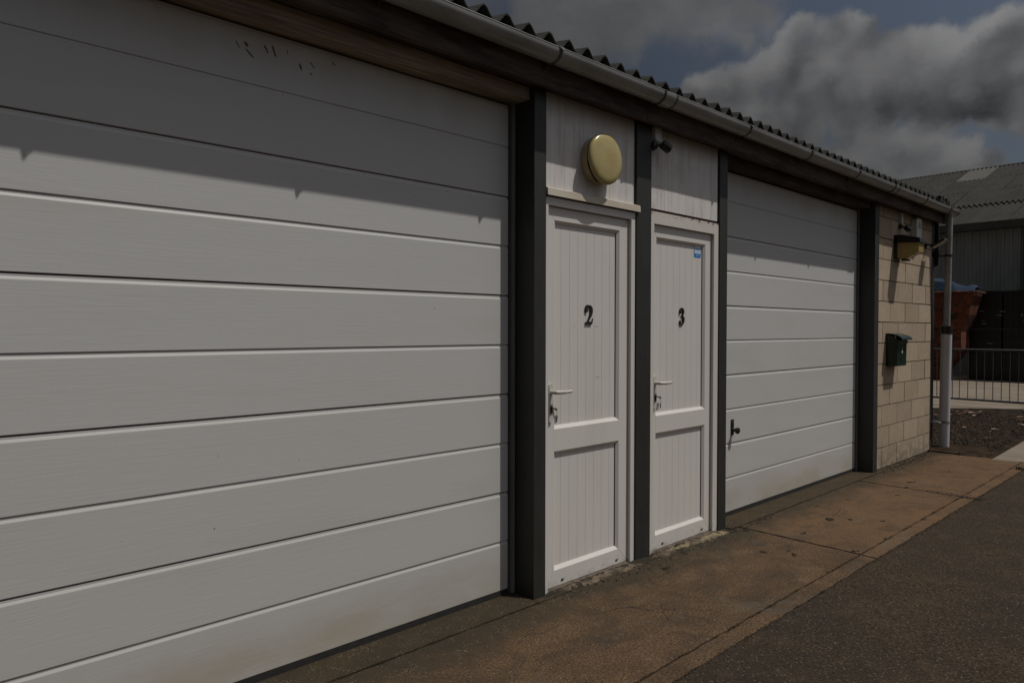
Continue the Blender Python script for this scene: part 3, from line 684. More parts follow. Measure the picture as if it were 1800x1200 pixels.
# --- roof of corrugated sheets
def corr(bm, x0, n, pitch, amp, L, thick, seg=8, slope=0., phase=0.):
    """corrugated sheet along +y, wave in x, its eave end at y=0 z=0"""
    tot = n*seg; rows = [(0., 0), (L*.33, 0), (L*.66, 0), (L, 0)]
    grid = {}
    for s_ in (0, 1):
        for j, (y, _) in enumerate(rows):
            for i in range(tot+1):
                x = x0+i*pitch/seg; ph = 2*math.pi*i/seg
                h = amp*(-math.cos(ph)); h = h+amp*.10*math.cos(2*ph)
                grid[s_, j, i] = bm.verts.new((x, y, h+y*slope-(thick if s_ else 0)+random.uniform(-.0006, .0006)))
    for j in range(len(rows)-1):
        for i in range(tot):
            bm.faces.new((grid[0, j, i], grid[0, j, i+1], grid[0, j+1, i+1], grid[0, j+1, i]))
            bm.faces.new((grid[1, j, i], grid[1, j+1, i], grid[1, j+1, i+1], grid[1, j, i+1]))
    for i in range(tot):
        bm.faces.new((grid[0, 0, i], grid[1, 0, i], grid[1, 0, i+1], grid[0, 0, i+1]))
        bm.faces.new((grid[0, 3, i], grid[0, 3, i+1], grid[1, 3, i+1], grid[1, 3, i]))
    for i in (0, tot):
        for j in range(3): bm.faces.new((grid[0, j, i], grid[0, j+1, i], grid[1, j+1, i], grid[1, j, i]))
P_ = .1398; SL = math.tan(R(11))
b = BM(); box(b, X0, X1, .1, .18, 2.60, 2.70); roof = link('roof', b, M_['wood_red'], G)
for yy in (2.4, 4.8): bxo('purlin', X0, X1, yy, yy+.07, 2.60+yy*SL-.03, 2.695+yy*SL-.03, M_['wood_red'], roof)
xs = 2.305-P_/2-P_*7*5-P_*2
k = 0
while xs+7*P_ < X1+.35:
    for row in range(3):
        y0 = -.255+row*1.9+random.uniform(-.006, .006)
        b = BM(); corr(b, 0, 7, P_, .028, 2.02, .0075, 8, SL+.004)
        for v in b.verts: v.co += Vector((xs, y0, 2.762+(y0+.255)*SL+row*.004+(k % 2)*.003))
        link('roof_sheet', b, M_['asbestos'], roof, smooth=True)
    xs += 7*P_; k += 1
roof_end = xs
# verge trim, a little broken at the eave
bxo('verge', roof_end-.02, roof_end+.05, -.20, 5.2, 2.70, 2.735, M_['asbestos'], roof)
roof.children
b = BM()
for i in range(7):
    x = roof_end-.30+i*.055; box(b, x, x+.05, -.262-random.uniform(0, .02), -.20, 2.745, 2.775+random.uniform(0, .035), .008)
link('verge_moss', b, M_['asbestos'], roof, kind='stuff')

# --- gutter
GC, GZ, GR = -.279, 2.690, .056
def gutter_bm(x0, x1, r, t=.003, seg=16, a0=180, a1=360):
    b = BM(); prof = []
    for k in range(seg+1): a = R(a0+(a1-a0)*k/seg); prof.append((GC+r*math.cos(a), GZ+r*math.sin(a)))
    for k in range(seg+1): a = R(a1-(a1-a0)*k/seg); prof.append((GC+(r-t)*math.cos(a), GZ+(r-t)*math.sin(a)))
    prism_x(b, prof, x0, x1); return b
gut = link('gutter', gutter_bm(X0, 3.33, GR), M_['gutter'], G, smooth=True)
for a, c in ((3.335, 7.01), (7.015, 9.00)): link('gutter_length', gutter_bm(a, c, GR), M_['gutter'], gut, smooth=True)
b = BM(); tube(b, [(X0, GC-GR+.002, GZ+.001), (9.00, GC-GR+.002, GZ+.001)], .0036, 8); link('front_bead', b, M_['gutter'], gut, smooth=True)
for a, c in ((3.295, 3.418), (6.955, 7.065)):
    link('union', gutter_bm(a, c, GR+.0045, .004), M_['gutter'], gut, smooth=True)
    for x in (a, c-.010):
        link('union_rim', gutter_bm(x, x+.010, GR+.0075, .005, a0=176, a1=364), M_['gutterdark'], gut, smooth=True)
b = gutter_bm(8.995, 9.012, GR+.003, .055); link('stop_end', b, M_['gutterdark'], gut)
link('outlet', gutter_bm(8.76, 8.90, GR+.005, .004), M_['gutter'], gut, smooth=True)
for x in (-.35, .60, 1.494, 2.444, 4.274, 5.195, 6.119, 7.876, 8.69):
    b = gutter_bm(x-.008, x+.008, GR+.0035, .003, a0=174, a1=366)
    prism(b, [(x-.019, GC-GR-.002, GZ+.006), (x+.019, GC-GR-.002, GZ+.006), (x+.003, GC-GR-.013, GZ-.012), (x-.003, GC-GR-.013, GZ-.012)], (0, .006, -.004))
    box(b, x-.012, x+.012, -.226, -.2215, GZ-.085, GZ+.01)
    prism(b, [(x-.002, -.226, GZ-.08), (x-.002, -.250, GZ-.047), (x-.002, -.226, GZ-.045)], (.004, 0, 0))
    link('bracket', b, M_['gutterdark'], gut)

# --- downpipe
DP0 = Vector((8.835, -.277, 2.65)); DP1 = Vector((8.925, -.238, 1.36)); DP2 = Vector((9.01, -.200, .02))
b = BM(); tube(b, [DP0, DP0.lerp(DP1, .5), DP1], .034, 20); dp = link('downpipe', b, M_['gutter'], G, smooth=True)
b = BM(); tube(b, [DP1, DP2], .054, 24); link('lower_pipe', b, M_['pvcwhite'], dp, smooth=True, label='wider white lower length of pipe')
b = BM(); tube(b, [DP1+Vector((-.003, -.001, .045)), DP1+Vector((.003, .001, -.045))], .057, 24); link('collar', b, M_['black'], dp, smooth=True)
b = BM(); tube(b, [DP2+Vector((0, 0, -.02)), DP2+Vector((0, 0, .012))], .062, 20); link('pipe_foot', b, M_['gasket_and_shade'], dp)
q = DP0.lerp(DP1, .36); b = BM(); tube(b, [q+Vector((0, 0, -.012)), q+Vector((0, 0, .012))], .0385, 20); box(b, q.x-.02, q.x+.02, -.25, -.10, q.z-.008, q.z+.008); link('clip', b, M_['black'], dp)
q = DP1.lerp(DP2, .78); b = BM(); tube(b, [q+Vector((0, 0, -.012)), q+Vector((0, 0, .012))], .0575, 20); box(b, q.x-.16, q.x-.02, -.20, -.12, q.z-.01, q.z+.01); link('clip', b, M_['frame_grey'], dp)
# black strut frame on the corner
b = BM(); box(b, 8.902, 8.935, -.15, -.11, 2.08, 2.60); box(b, 8.84, 8.93, -.175, -.135, 2.19, 2.25)
link('corner_bracket', b, M_['black'], G, bevel=.003)

# ------------------------------------------------------------------ fittings on the walls
lamp = thing('bulkhead_lamp', 'round yellowed bulkhead lamp on the white planks above door 2', 'lamp', (2.937, -.13, 2.272))
b = BM(); lathe(b, (2.937, -.131, 2.272), (0, -1, 0), [(.122, 0), (.125, .006), (.130, .048), (.129, .053)], 56); link('base', b, M_['cream'], lamp, smooth=True)
b = BM(); lathe(b, (2.937, -.184, 2.272), (0, -1, 0), [(.1335, 0), (.1335, .005)], 56); link('seal', b, M_['gasket_and_shade'], lamp)
b = BM(); lathe(b, (2.937, -.189, 2.272), (0, -1, 0), [(.133, 0), (.136, .004), (.1365, .010), (.1345, .017), (.130, .022), (.120, .027), (.100, .031), (.05, .033), (0, .0335)], 64); link('diffuser', b, M_['diffuser'], lamp, smooth=True)
b = BM()
for k in range(9):
    a = R(195+k*6); box(b, 2.937+.138*math.cos(a)-.004, 2.937+.138*math.cos(a)+.004, -.196, -.190, 2.272+.138*math.sin(a)-.007, 2.272+.138*math.sin(a)+.007, .001)
link('catch', b, M_['gasket_and_shade'], lamp)

def sensor(x, z, y, boxw, boxh, boxd, head, label, s=1.):
    t = thing('motion_sensor', label, 'sensor', (x, y, z-.1))
    b = BM(); box(b, x, x+boxw, y-boxd, y, z-boxh, z); link('junction_box', b, M_['greyplastic'], t, bevel=.004)
    b = BM(); box(b, x+.004, x+boxw+.004, y-boxd-.004, y-.001, z-boxh-.010, z-boxh-.001); link('bracket', b, M_['greyplastic'], t)
    hb = Vector((x+.002, y-.018, z-boxh-.040))
    b = BM(); lathe(b, hb+Vector((0, .018, 0)), (0, -1, 0), [(.024*s, 0), (.026*s, .012), (.020*s, .03), (.010*s, .036), (0, .037)], 20); link('base', b, M_['black'], t, smooth=True)
    he = hb+head
    b = BM(); tube(b, [hb+Vector((0, -.01, 0)), he], .008*s, 10); link('joint', b, M_['black'], t, smooth=True)
    dr = Vector((.72, -.35, -.50)).normalized()
    b = BM(); lathe(b, he-dr*.012*s, dr, [(.012*s, 0), (.023*s, .004), (.026*s, .012*s), (.027*s, .058*s), (.024*s, .062*s), (.022*s, .061*s), (0, .060*s)], 22); link('sensor_head', b, M_['black'], t, smooth=True)
    b = BM(); lathe(b, he+dr*.0495*s, dr, [(.020*s, 0), (.018*s, .004), (0, .008)], 18); link('sensor_lens', b, M_['greyplastic'], t, smooth=True)
    return t
sensor(3.452, 2.560, -.131, .062, .072, .028, Vector((.030, -.042, .004)), 'black motion sensor under a small grey box, above door 3', 1.05)
sensor(7.715, 2.545, -.121, .050, .10, .025, Vector((.010, -.045, -.012)), 'black motion sensor above the amber lantern on the block wall', 1.0)

# amber wall lantern with black hood
t = thing('wall_lantern', 'amber wall lantern under a square black hood on the block wall', 'lamp', (7.67, -.12, 2.1))
lx0, lx1 = 7.585, 7.745
b = BM(); box(b, lx0-.012, lx1+.012, -.150, -.121, 2.070, 2.300); link('backplate', b, M_['black'], t, bevel=.006)
b = BM(); prism(b, [(lx0-.012, -.121, 2.308), (lx0-.012, -.19, 2.306), (lx0-.012, -.352, 2.262), (lx0-.012, -.360, 2.220), (lx0-.012, -.345, 2.217), (lx0-.012, -.15, 2.232), (lx0-.012, -.121, 2.232)], (lx1-lx0+.024, 0, 0)); link('hood', b, M_['black'], t, bevel=.004)
b = BM()
A = [(lx0, -.151, 2.230), (lx1, -.151, 2.230), (lx1, -.345, 2.216), (lx0, -.345, 2.216)]
Bq = [(lx0+.003, -.151, 2.085), (lx1-.003, -.151, 2.085), (lx1-.006, -.340, 2.128), (lx0+.006, -.340, 2.128)]
Cq = [(lx0+.03, -.158, 2.062), (lx1-.03, -.158, 2.062), (lx1-.035, -.24, 2.080), (lx0+.035, -.24, 2.080)]
r_ = [[b.verts.new(p) for p in q] for q in (A, Bq, Cq)]
for p0, p1 in zip(r_, r_[1:]):
    for k in range(4): b.faces.new((p0[k], p0[(k+1) % 4], p1[(k+1) % 4], p1[k]))
b.faces.new(r_[0][::-1]); b.faces.new(r_[2]); link('lens', b, M_['amber'], t, bevel=.006, smooth=True)
b = BM(); box(b, lx0+.05, lx1-.05, -.235, -.17, 2.048, 2.066); link('catch', b, M_['black'], t, bevel=.003)

# alarm bell box with small printed lines
t = thing('alarm_box', 'tall white alarm box with three lines of small dark print, behind the lantern', 'alarm box', (8.16, -.12, 2.28))
b = BM(); prism(b, rrect(8.075, 8.235, 2.235, 2.530, .025, -.121), (0, -.056, 0)); link('cover', b, M_['bell'], t, bevel=.006, smooth=True)
b = BM()
for (z, xs_) in ((2.478, ((8.150, 8.172), (8.176, 8.188))), (2.455, ((8.140, 8.160), (8.166, 8.196))), (2.430, ((8.128, 8.150), (8.155, 8.176), (8.181, 8.210)))):
    for xa, xb in xs_: box(b, xa, xb, -.1785, -.1772, z, z+.012)
link('print', b, M_['ink'], t, kind='stuff')
b = BM()
for k in range(5): box(b, 8.12+k*.02, 8.134+k*.02, -.1785, -.1772, 2.29, 2.297)
link('vent', b, M_['ink'], t)

# small LED floodlight tilted upwards
t = thing('floodlight', 'small black floodlight tilted on its arm beside the alarm box', 'floodlight', (8.52, -.12, 2.28))
b = BM(); box(b, 8.50, 8.56, -.135, -.121, 2.255, 2.325); tube(b, [(8.53, -.135, 2.29), (8.53, -.20, 2.285)], .010, 10); link('arm', b, M_['black'], t)
b = BM(); u = Vector((0, -.86, .50)); w_ = Vector((0, -.50, -.86)); c_ = Vector((8.47, -.185, 2.265))
pts = [c_, c_+u*.155, c_+u*.155+Vector((.13, 0, 0)), c_+Vector((.13, 0, 0))]
prism(b, pts, w_*.022); link('lamp_housing', b, M_['black'], t, bevel=.004)
b = BM(); c2 = c_+w_*.0235+u*.012+Vector((.01, 0, 0)); prism(b, [c2, c2+u*.13, c2+u*.13+Vector((.11, 0, 0)), c2+Vector((.11, 0, 0))], w_*.001); link('glass', b, M_['greyplastic'], t)

# mailbox
t = thing('mailbox', 'dark green mailbox with a curved lid on the tan block wall', 'mailbox', (7.52, -.12, 1.0))
b = BM(); prism(b, [(7.388, -.121, 1.250), (7.388, -.236, 1.250), (7.388, -.232, 1.222), (7.388, -.226, 1.218), (7.388, -.222, 1.003), (7.388, -.121, 1.000)], (.262, 0, 0)); link('body', b, M_['green'], t, bevel=.004)
b = BM(); n = 12; pr = []
for k in range(n+1): a = R(86+92*k/n); pr.append((-.132+.142*math.cos(a), 1.258+.066*math.sin(a)))
for k in range(n+1): a = R(178-92*k/n); pr.append((-.132+.138*math.cos(a), 1.257+.062*math.sin(a)))
prism_x(b, pr, 7.372, 7.668); link('lid', b, M_['green'], t, smooth=True)
b = BM(); prism(b, [(7.388+.262, -.125, 1.25), (7.388+.262, -.236, 1.25), (7.388+.262, -.20, 1.29), (7.388+.262, -.125, 1.31)], (.002, 0, 0)); prism(b, [(7.386, -.125, 1.25), (7.386, -.236, 1.25), (7.386, -.20, 1.29), (7.386, -.125, 1.31)], (.002, 0, 0)); link('cheek', b, M_['green'], t)
b = BM(); lathe(b, (7.520, -.2255, 1.178), (0, -1, 0), [(.007, 0), (.007, .004), (.004, .005)], 14); link('lock', b, mat('bright_chrome', (.75, .75, .75), .25, metal=.6), t)
b = BM(); box(b, 7.508, 7.534, -.2275, -.2255, 1.128, 1.160); link('name_tag', b, M_['bell'], t)
b = BM(); lathe(b, (7.520, -.2250, 1.080), (0, -1, 0), [(.024, 0), (.024, .002), (.019, .002), (.019, .0008), (0, .0008)], 24); link('emblem', b, M_['green'], t)

# ------------------------------------------------------------------ crumbling strip, moss and debris
M_['moss'] = mat('black_moss', (.020, .017, .010), 1, .7, (60, 60, 60), (.035, .029, .016), 1, (150, 150, 150))
M_['crumb'] = mat('crumbled_mortar', (.15, .115, .075), 1, .9, (22, 22, 22), (.035, .027, .017), 1, (200, 200, 200), fine=.3, fscale=(150, 150, 150))
M_['foam'] = mat('yellowish_mortar', (.25, .20, .12), 1, .95, (20, 20, 20), (.05, .038, .024), 1, (160, 160, 160), fine=.25, fscale=(150, 150, 150))
def lump(b, x, y, z, r, flat=.5, n=6):
    rr = [r*random.uniform(.6, 1.25) for _ in range(n)]
    top = b.verts.new((x+random.uniform(-.2, .2)*r, y+random.uniform(-.2, .2)*r, z+r*flat))
    a0 = random.uniform(0, 6.28)
    base = [b.verts.new((x+rr[k]*math.cos(a0+6.283*k/n), y+rr[k]*math.sin(a0+6.283*k/n), z-.002)) for k in range(n)]
    mid = [b.verts.new((x+rr[k]*.72*math.cos(a0+6.283*k/n), y+rr[k]*.72*math.sin(a0+6.283*k/n), z+r*flat*random.uniform(.55, .9))) for k in range(n)]
    for k in range(n):
        k2 = (k+1) % n
        b.faces.new((base[k], base[k2], mid[k2], mid[k])); b.faces.new((mid[k], mid[k2], top))
def strip(name, m, x0, x1, y0, y1, n, rmin, rmax, dens=1, kind='stuff'):
    b = BM()
    for _ in range(n):
        x = random.uniform(x0, x1); y = y0+(y1-y0)*random.random()**1.6
        lump(b, x, y, 0, random.uniform(rmin, rmax), random.uniform(.3, .7), random.choice((5, 6, 7)))
    return link(name, b, m, None, kind=kind)
def patch(name, m, x0, x1, y0, y1, h, seed, thr=.0):
    """irregular thin crust: ragged outline, bumpy top"""
    rnd = random.Random(seed); b = BM(); n = int((x1-x0)/.02); prev = None
    wv = .5
    for i in range(n+1):
        x = x0+(x1-x0)*i/n; e = min(1, i/3, (n-i)/3); wv = min(1, max(.15, wv+rnd.uniform(-.22, .22)))
        ys_ = [y0, y0+(y1-y0)*wv*.35, y0+(y1-y0)*wv*.75, y0+(y1-y0)*wv]
        zz = [h*e*rnd.uniform(.7, 1.1), h*e*rnd.uniform(.4, 1), h*e*rnd.uniform(.15, .6), -.003]
        row = [b.verts.new((x+rnd.uniform(-.004, .004), y, z)) for y, z in zip(ys_, zz)]
        if prev:
            for k in range(3): b.faces.new((prev[k], prev[k+1], row[k+1], row[k]))
        prev = row
    return link(name, b, m, None, kind='stuff')
patch('mortar_crust', M_['crumb'], 2.54, 3.29, -.139, -.215, .012, 3)
patch('mortar_crust', M_['crumb'], 3.44, 4.20, -.139, -.225, .014, 4)
patch('pale_mortar_smear', M_['foam'], 3.56, 4.24, -.165, -.262, .010, 9)
patch('moss_strip', M_['moss'], 2.50, 3.42, -.142, -.185, .012, 5)
patch('moss_strip', M_['moss'], 3.40, 3.95, -.142, -.180, .013, 6)
patch('moss_strip', M_['moss'], 4.25, 4.45, -.12, -.24, .006, 8)
patch('moss_strip', M_['moss'], 7.0, 8.8, -.112, -.165, .012, 7)
strip('wall_foot_debris', M_['crumb'], 2.55, 4.3, -.15, -.30, 260, .002, .007)
strip('moss_bits', M_['moss'], 2.48, 4.4, -.15, -.28, 240, .003, .010)
strip('moss_bits', M_['moss'], 6.95, 8.8, -.12, -.26, 220, .004, .014)
strip('moss_bits', M_['moss'], 4.2, 4.9, -.17, -.24, 70, .003, .010)
strip('grit', M_['crumb'], .8, 8.6, -.16, -1.06, 700, .0012, .0038)
b = BM()
for _ in range(1500):   # asphalt crumbs spilling over the slab edge
    x = .9+7.9*random.random(); lump(b, x, -1.083+random.gauss(0, .010), -.004, random.uniform(.002, .008), .35, 6)
link('asphalt_crumbs', b, M_['asphalt'], kind='stuff')
b = BM()
for _ in range(420):   # grit and moss caught in the joints
    x = random.uniform(.8, 8.6); y = random.choice((-.190, -.990, -1.088))+random.gauss(0, .006)
    if y > -.3 and random.random() < .3: continue
    lump(b, x, y, -.004, random.uniform(.003, .009), .5)
for _ in range(120): lump(b, 4.402+random.gauss(0, .004), random.uniform(-1.1, -.2), -.004, random.uniform(.003, .008), .5)
for _ in range(160): lump(b, 6.542+random.gauss(0, .03), random.uniform(-1.15, -.72), -.002, random.uniform(.004, .012), .5)
link('joint_moss', b, M_['moss'], kind='stuff')
b = BM()
for _ in range(900):
    x = random.uniform(1.5, 9); y = -1.1-abs(random.gauss(0, 1.0))
    lump(b, x, y, -.006, random.uniform(.0015, .0045), .6, 5)
link('loose_chippings', b, mat('pale_chippings', (.16, .125, .095), .95, .8, (40, 40, 40), (.03, .025, .02)), kind='stuff')
# dark clods lying on the apron
clods = [(5.04, -.55, .036), (5.15, -.64, .020), (5.29, -.81, .019), (4.58, -.57, .022), (4.01, -.57, .028), (4.09, -.72, .024), (6.82, -.52, .030), (6.58, -.57, .026), (3.64, -.26, .020),
         (3.32, -.34, .030), (4.70, -.20, .030), (4.35, -.27, .022), (5.75, -.40, .016), (5.35, -.32, .016), (4.85, -.98, .018), (4.45, -.95, .020), (4.15, -.66, .016), (6.20, -.62, .014), (3.95, -.98, .014), (5.55, -1.0, .018), (7.6, -.62, .018)]
CL = ['largest black clod, in the middle of the slab before the knobbed garage door', 'black clod just beyond the largest one on the same slab', 'black clod between the largest one and the kerb strip',
      'black clod lying between the slab joint and the largest clod', 'bigger of two black clods on the near slab beside the joint', 'black clod on the near slab, on the kerb side of its bigger neighbour',
      'black clod far along the apron, before the far joint', 'black clod just before the far joint, on the kerb side of its neighbour', 'small black clod in front of door 3', 'black moss lump in front of the dark post between doors 2 and 3',
      'black lump in the threshold joint under the knobbed garage door', 'black lump at the corner where slab joint meets threshold joint', 'small black clod near the threshold, towards the far post', 'small black clod near the threshold, halfway along the knobbed door',
      'small black clod beside the kerb strip just past the slab joint', 'black clod where the kerb strip meets the slab joint', 'small black speck right beside the slab joint on the near slab', 'tiny black clod between the two clods at the far joint and the largest clod',
      'tiny black clod at the kerb strip before the slab joint', 'small black clod at the kerb strip halfway to the far joint', 'black clod on the far slab before the block wall']
for i, (x, y, r) in enumerate(clods):
    b = BM()
    for _ in range(6): lump(b, x+random.gauss(0, r*.45), y+random.gauss(0, r*.35), 0, r*random.uniform(.3, .7), random.uniform(.25, .5), 7)
    o = link('dirt_clod', b, M_['moss']); tag(o, CL[i], 'dirt clod', 'black clods scattered on the apron')

# gravel stones and leaves beyond the end of the building
M_['stone'] = mat('grey_gravel', (.075, .062, .050), 1, .85, (30, 30, 30), (.014, .011, .009), fine=.5, fscale=(25, 25, 25), spec=.1)
b = BM()
for _ in range(9500):
    y = random.uniform(-.68, 3.2); x = 8.74+4.9*random.random()**1.3
    if y < -.62 and x > 9: continue
    if (x-9.0)**2/.2+(y+.25)**2/.16 < 1 and random.random() < .8: continue
    if x > 14.1-(y-.5)*.8: continue
    lump(b, x, y, .004, random.uniform(.006, .018), random.uniform(.4, .8), 5)
link('gravel', b, M_['stone'], kind='stuff')
M_['leaf'] = mat('dead_leaf', (.20, .095, .055), .8, .7, (30, 30, 30), (.10, .05, .03), island=.35)
M_['leafpale'] = mat('pale_scrap', (.34, .25, .17), .8, .5, (30, 30, 30), island=.3)
for i in range(46):
    if i < 26: x = random.uniform(12.2, 13.7); y = random.uniform(.3, 1.3)
    else: x = random.uniform(9.8, 13.2); y = random.uniform(-.45, 1.2)
    L = random.uniform(.03, .075); wd = L*random.uniform(.3, .5); a = random.uniform(0, 6.28); b = BM()
    pts = [(-1, 0, .1), (-.4, .8, .35), (.4, .7, .3), (1, 0, .05), (.4, -.7, .35), (-.4, -.8, .25)]
    vs = [b.verts.new((x+(u*L*math.cos(a)-v*wd*math.sin(a)), y+(u*L*math.sin(a)+v*wd*math.cos(a)), .028+zz*L*.4)) for u, v, zz in pts]
    c = b.verts.new((x, y, .030)); 
    for k in range(6): b.faces.new((vs[k], vs[(k+1) % 6], c))
    o = link('dead_leaf', b, M_['leafpale'] if i % 3 == 0 else M_['leaf'])
    tag(o, 'curled dead leaf lying on the dark gravel beyond the downpipe', 'leaf', 'dead leaves on the gravel')
# grassy weeds beside the pipe foot and at the slab corner
M_['weed'] = mat('dry_weed', (.070, .075, .030), .8, .6, (30, 30, 30), (.11, .085, .04))
def weed(x, y, n, h, label):
    b = BM()
    for _ in range(n):
        a = random.uniform(0, 6.28); l = h*random.uniform(.5, 1); px = x+random.gauss(0, .02); py = y+random.gauss(0, .02); wv = .0035
        t1 = Vector((px+math.cos(a)*l*.3, py+math.sin(a)*l*.3, l*.6)); t2 = Vector((px+math.cos(a)*l*.8, py+math.sin(a)*l*.8, l*.75))
        s_ = Vector((-math.sin(a), math.cos(a), 0))*wv; p0 = Vector((px, py, -.005))
        v = [b.verts.new(q) for q in (p0-s_, p0+s_, t1+s_*.8, t1-s_*.8, t2)]
        b.faces.new(v[:4]); b.faces.new((v[3], v[2], v[4]))
    tag(link('weed', b, M_['weed']), label, 'weed')
weed(8.72, -.42, 26, .05, 'low straggly weed on the apron near the foot of the white pipe')
weed(8.25, -1.06, 40, .045, 'flat weed at the far kerb corner where pale path meets asphalt')
weed(9.15, -.05, 22, .12, 'thin weed growing behind the white downpipe')

# ------------------------------------------------------------------ crowd barrier
t = thing('crowd_barrier', 'grey steel crowd barrier standing in front of the black crates', 'barrier', (14.23, 1.1, 0))
PR = Vector((14.235, -.03, 0)); PL = Vector((14.335, 2.20, 0)); dv = PL-PR
M_['galv'] = mat('dull_galvanised_steel', (.07, .073, .07), .5, .4, (6, 6, 6), (.03, .03, .028))
zA, zB = .135, 1.015
b = BM(); tube(b, [PR+Vector((0, 0, zA)), PR+Vector((0, 0, zB-.05)), PR+Vector((0, .015, zB-.015)), PR+Vector((0, .05, zB)), PL+Vector((0, -.05, zB)), PL+Vector((0, -.015, zB-.015)), PL+Vector((0, 0, zB-.05)), PL+Vector((0, 0, zA))], .015, 10)
link('frame', b, M_['galv'], t, smooth=True)
b = BM(); tube(b, [PR+Vector((0, 0, zA)), PL+Vector((0, 0, zA))], .019, 10); link('bottom_rail', b, M_['galv'], t, smooth=True)
nb = 18
for k in range(1, nb):
    p0 = PR+dv*(k/nb); b = BM(); e = random.uniform(-.008, .008); tube(b, [p0+Vector((0, e, zA)), p0+Vector((0, 0, zB))], .0062, 6); link('bar', b, M_['galv'], t)
for q in (PR, PL):
    b = BM(); tube(b, [q+Vector((-.28, 0, .015)), q+Vector((-.03, 0, .06)), q+Vector((0, 0, zA))], .015, 8); tube(b, [q+Vector((.28, 0, .015)), q+Vector((.03, 0, .06)), q+Vector((0, 0, zA))], .015, 8); link('foot', b, M_['galv'], t)

# ------------------------------------------------------------------ black crates
M_['crate'] = mat('black_crate_plastic', (.004, .0045, .0045), .4, .5, (9, 9, 9), (.009, .0095, .009), .3, (20, 20, 20))
M_['film'] = mat('clear_wrap_scrap', (.14, .14, .13), .4)
def crate_bm():
    b = BM(); w, d, h = .385, .30, .335
    for z0, z1 in ((0, .05), (.285, h)): box(b, -d, d, -w, w, z0, z1)
    for k in range(6):
        y = -w+.01+k*(2*w-.06)/5; box(b, -d+.006, -d+.03, y, y+.04, .05, .285)
    for k in range(2): z = .115+k*.085; box(b, -d+.012, -d+.024, -w+.01, w-.01, z, z+.022)
    box(b, -d+.035, d, -w+.02, w-.02, .05, .285)
    return b
proto = link('crate', crate_bm(), M_['crate'])
first = True
rowname = ['bottom', 'second', 'third', 'fourth', 'fifth', 'sixth', 'top']
colname = ['far left, beside the rusty hopper', 'second column from the hopper', 'third column from the hopper', 'right of the photo', 'beyond the right edge']
for cidx in range(5):
    for r in range(7):
        y = 2.34-cidx*.80+random.uniform(-.012, .012); x = 22.35+random.uniform(-.02, .03)
        z = .016+r*.342
        if first: o = proto; o.location = (x, y, z); WL[o.name] = Vector((x, y, z)); first = False
        else: o = instance(proto, (x, y, z), None)
        o.rotation_euler = (0, 0, random.uniform(-.012, .012))
        tag(o, 'black slatted plastic crate, %s layer of the stack, %s' % (rowname[r], 'column '+colname[cidx] if cidx in (0,) else colname[cidx]), 'crate', 'stacked black crates')
wr = BM()
for _ in range(26):
    y = random.uniform(-.9, 2.5); z = random.choice((.95, 1.15, 1.55, 1.80, 1.9, 2.2))+random.gauss(0, .05)
    l = random.uniform(.015, .07); vs = [wr.verts.new((22.035+random.uniform(-.01, .0), y+a*l, z+c*random.uniform(.006, .02))) for a, c in ((-1, -1), (1, -1), (1, 1), (-1, 1))]
    wr.faces.new(vs)
tag(link('wrap_scraps', wr, M_['film'], kind='stuff'), 'scraps of shiny wrap caught on the black crates', 'plastic scraps')

# ------------------------------------------------------------------ rusty hopper with blue sheet
def rust(t, pos, c):
    n = mrange(t, noise(t, vmul(t, pos, (5, 5, 5)), 1, 8, .7, .8), .40, .62)
    c = mixc(t, n, c, (.016, .007, .005))
    n = mrange(t, noise(t, vmul(t, pos, (16, 16, 16)), 1, 5, .7), .56, .68)
    return mixc(t, mth(t, 'MULTIPLY', n, .6), c, (.30, .10, .025))
M_['rust'] = mat('rusty_orange_paint', (.15, .035, .012), .8, extra=rust, bump=.8, bscale=(25, 25, 25), bdist=.02)
t = thing('rusty_hopper', 'rusty orange steel hopper between the building corner and the black crates', 'hopper', (21.4, 3.8, 0))
# right-hand profile (y,z), going down
pr = [(2.38, 2.34), (2.50, 1.75), (2.68, 1.30), (2.66, .86), (2.80, .62), (3.02, .35), (3.06, .10), (3.10, .03)]
xs2 = [(21.15, 22.0), (21.18, 21.98), (21.22, 21.96), (21.18, 21.98), (21.28, 21.95), (21.4, 21.9), (21.4, 21.9), (21.4, 21.9)]
b = BM(); ra = []
for (y, z), (xa, xb) in zip(pr, xs2):
    yl = 7.6-y
    ra.append([b.verts.new(p) for p in ((xa, y, z), (xa-.06, y+.42, z), (xa-.04, yl-.42, z), (xa, yl, z), (xb, yl, z), (xb, y, z))])
for p0, p1 in zip(ra, ra[1:]):
    for k in range(6): b.faces.new((p0[k], p0[(k+1) % 6], p1[(k+1) % 6], p1[k]))
b.faces.new(ra[0][::-1]); b.faces.new(ra[-1]); link('hopper_body', b, M_['rust'], t)
b = BM()
tube(b, [(21.12, 2.33, 2.345), (21.05, 2.80, 2.36), (21.06, 4.8, 2.36), (21.12, 5.27, 2.345)], .03, 8); tube(b, [(21.12, 2.33, 2.345), (22.0, 2.33, 2.345)], .03, 8); link('rim', b, M_['rust'], t)
M_['tarp'] = mat('blue_tarpaulin', (.003, .026, .060), .9, .5, (5, 5, 5), (.006, .013, .022), .9, (9, 9, 9), bdist=.04)
b = BM(); gv = {}
prof = [(2.36, 2.47), (2.45, 2.56), (2.60, 2.50), (2.8, 2.58), (3.0, 2.68), (3.2, 2.74), (3.5, 2.80), (3.9, 2.78), (4.4, 2.6), (4.9, 2.5), (5.2, 2.4)]
for i, (y, z) in enumerate(prof):
    for j in range(7):
        f = j/6; x = 21.08+f*.86; zz = 2.36+(z-2.36)*math.sin(math.pi*min(1, max(0, .12+f*.80)))**.5+random.uniform(-.025, .025)
        if j == 0: zz = 2.375
        gv[i, j] = b.verts.new((x, y, zz))
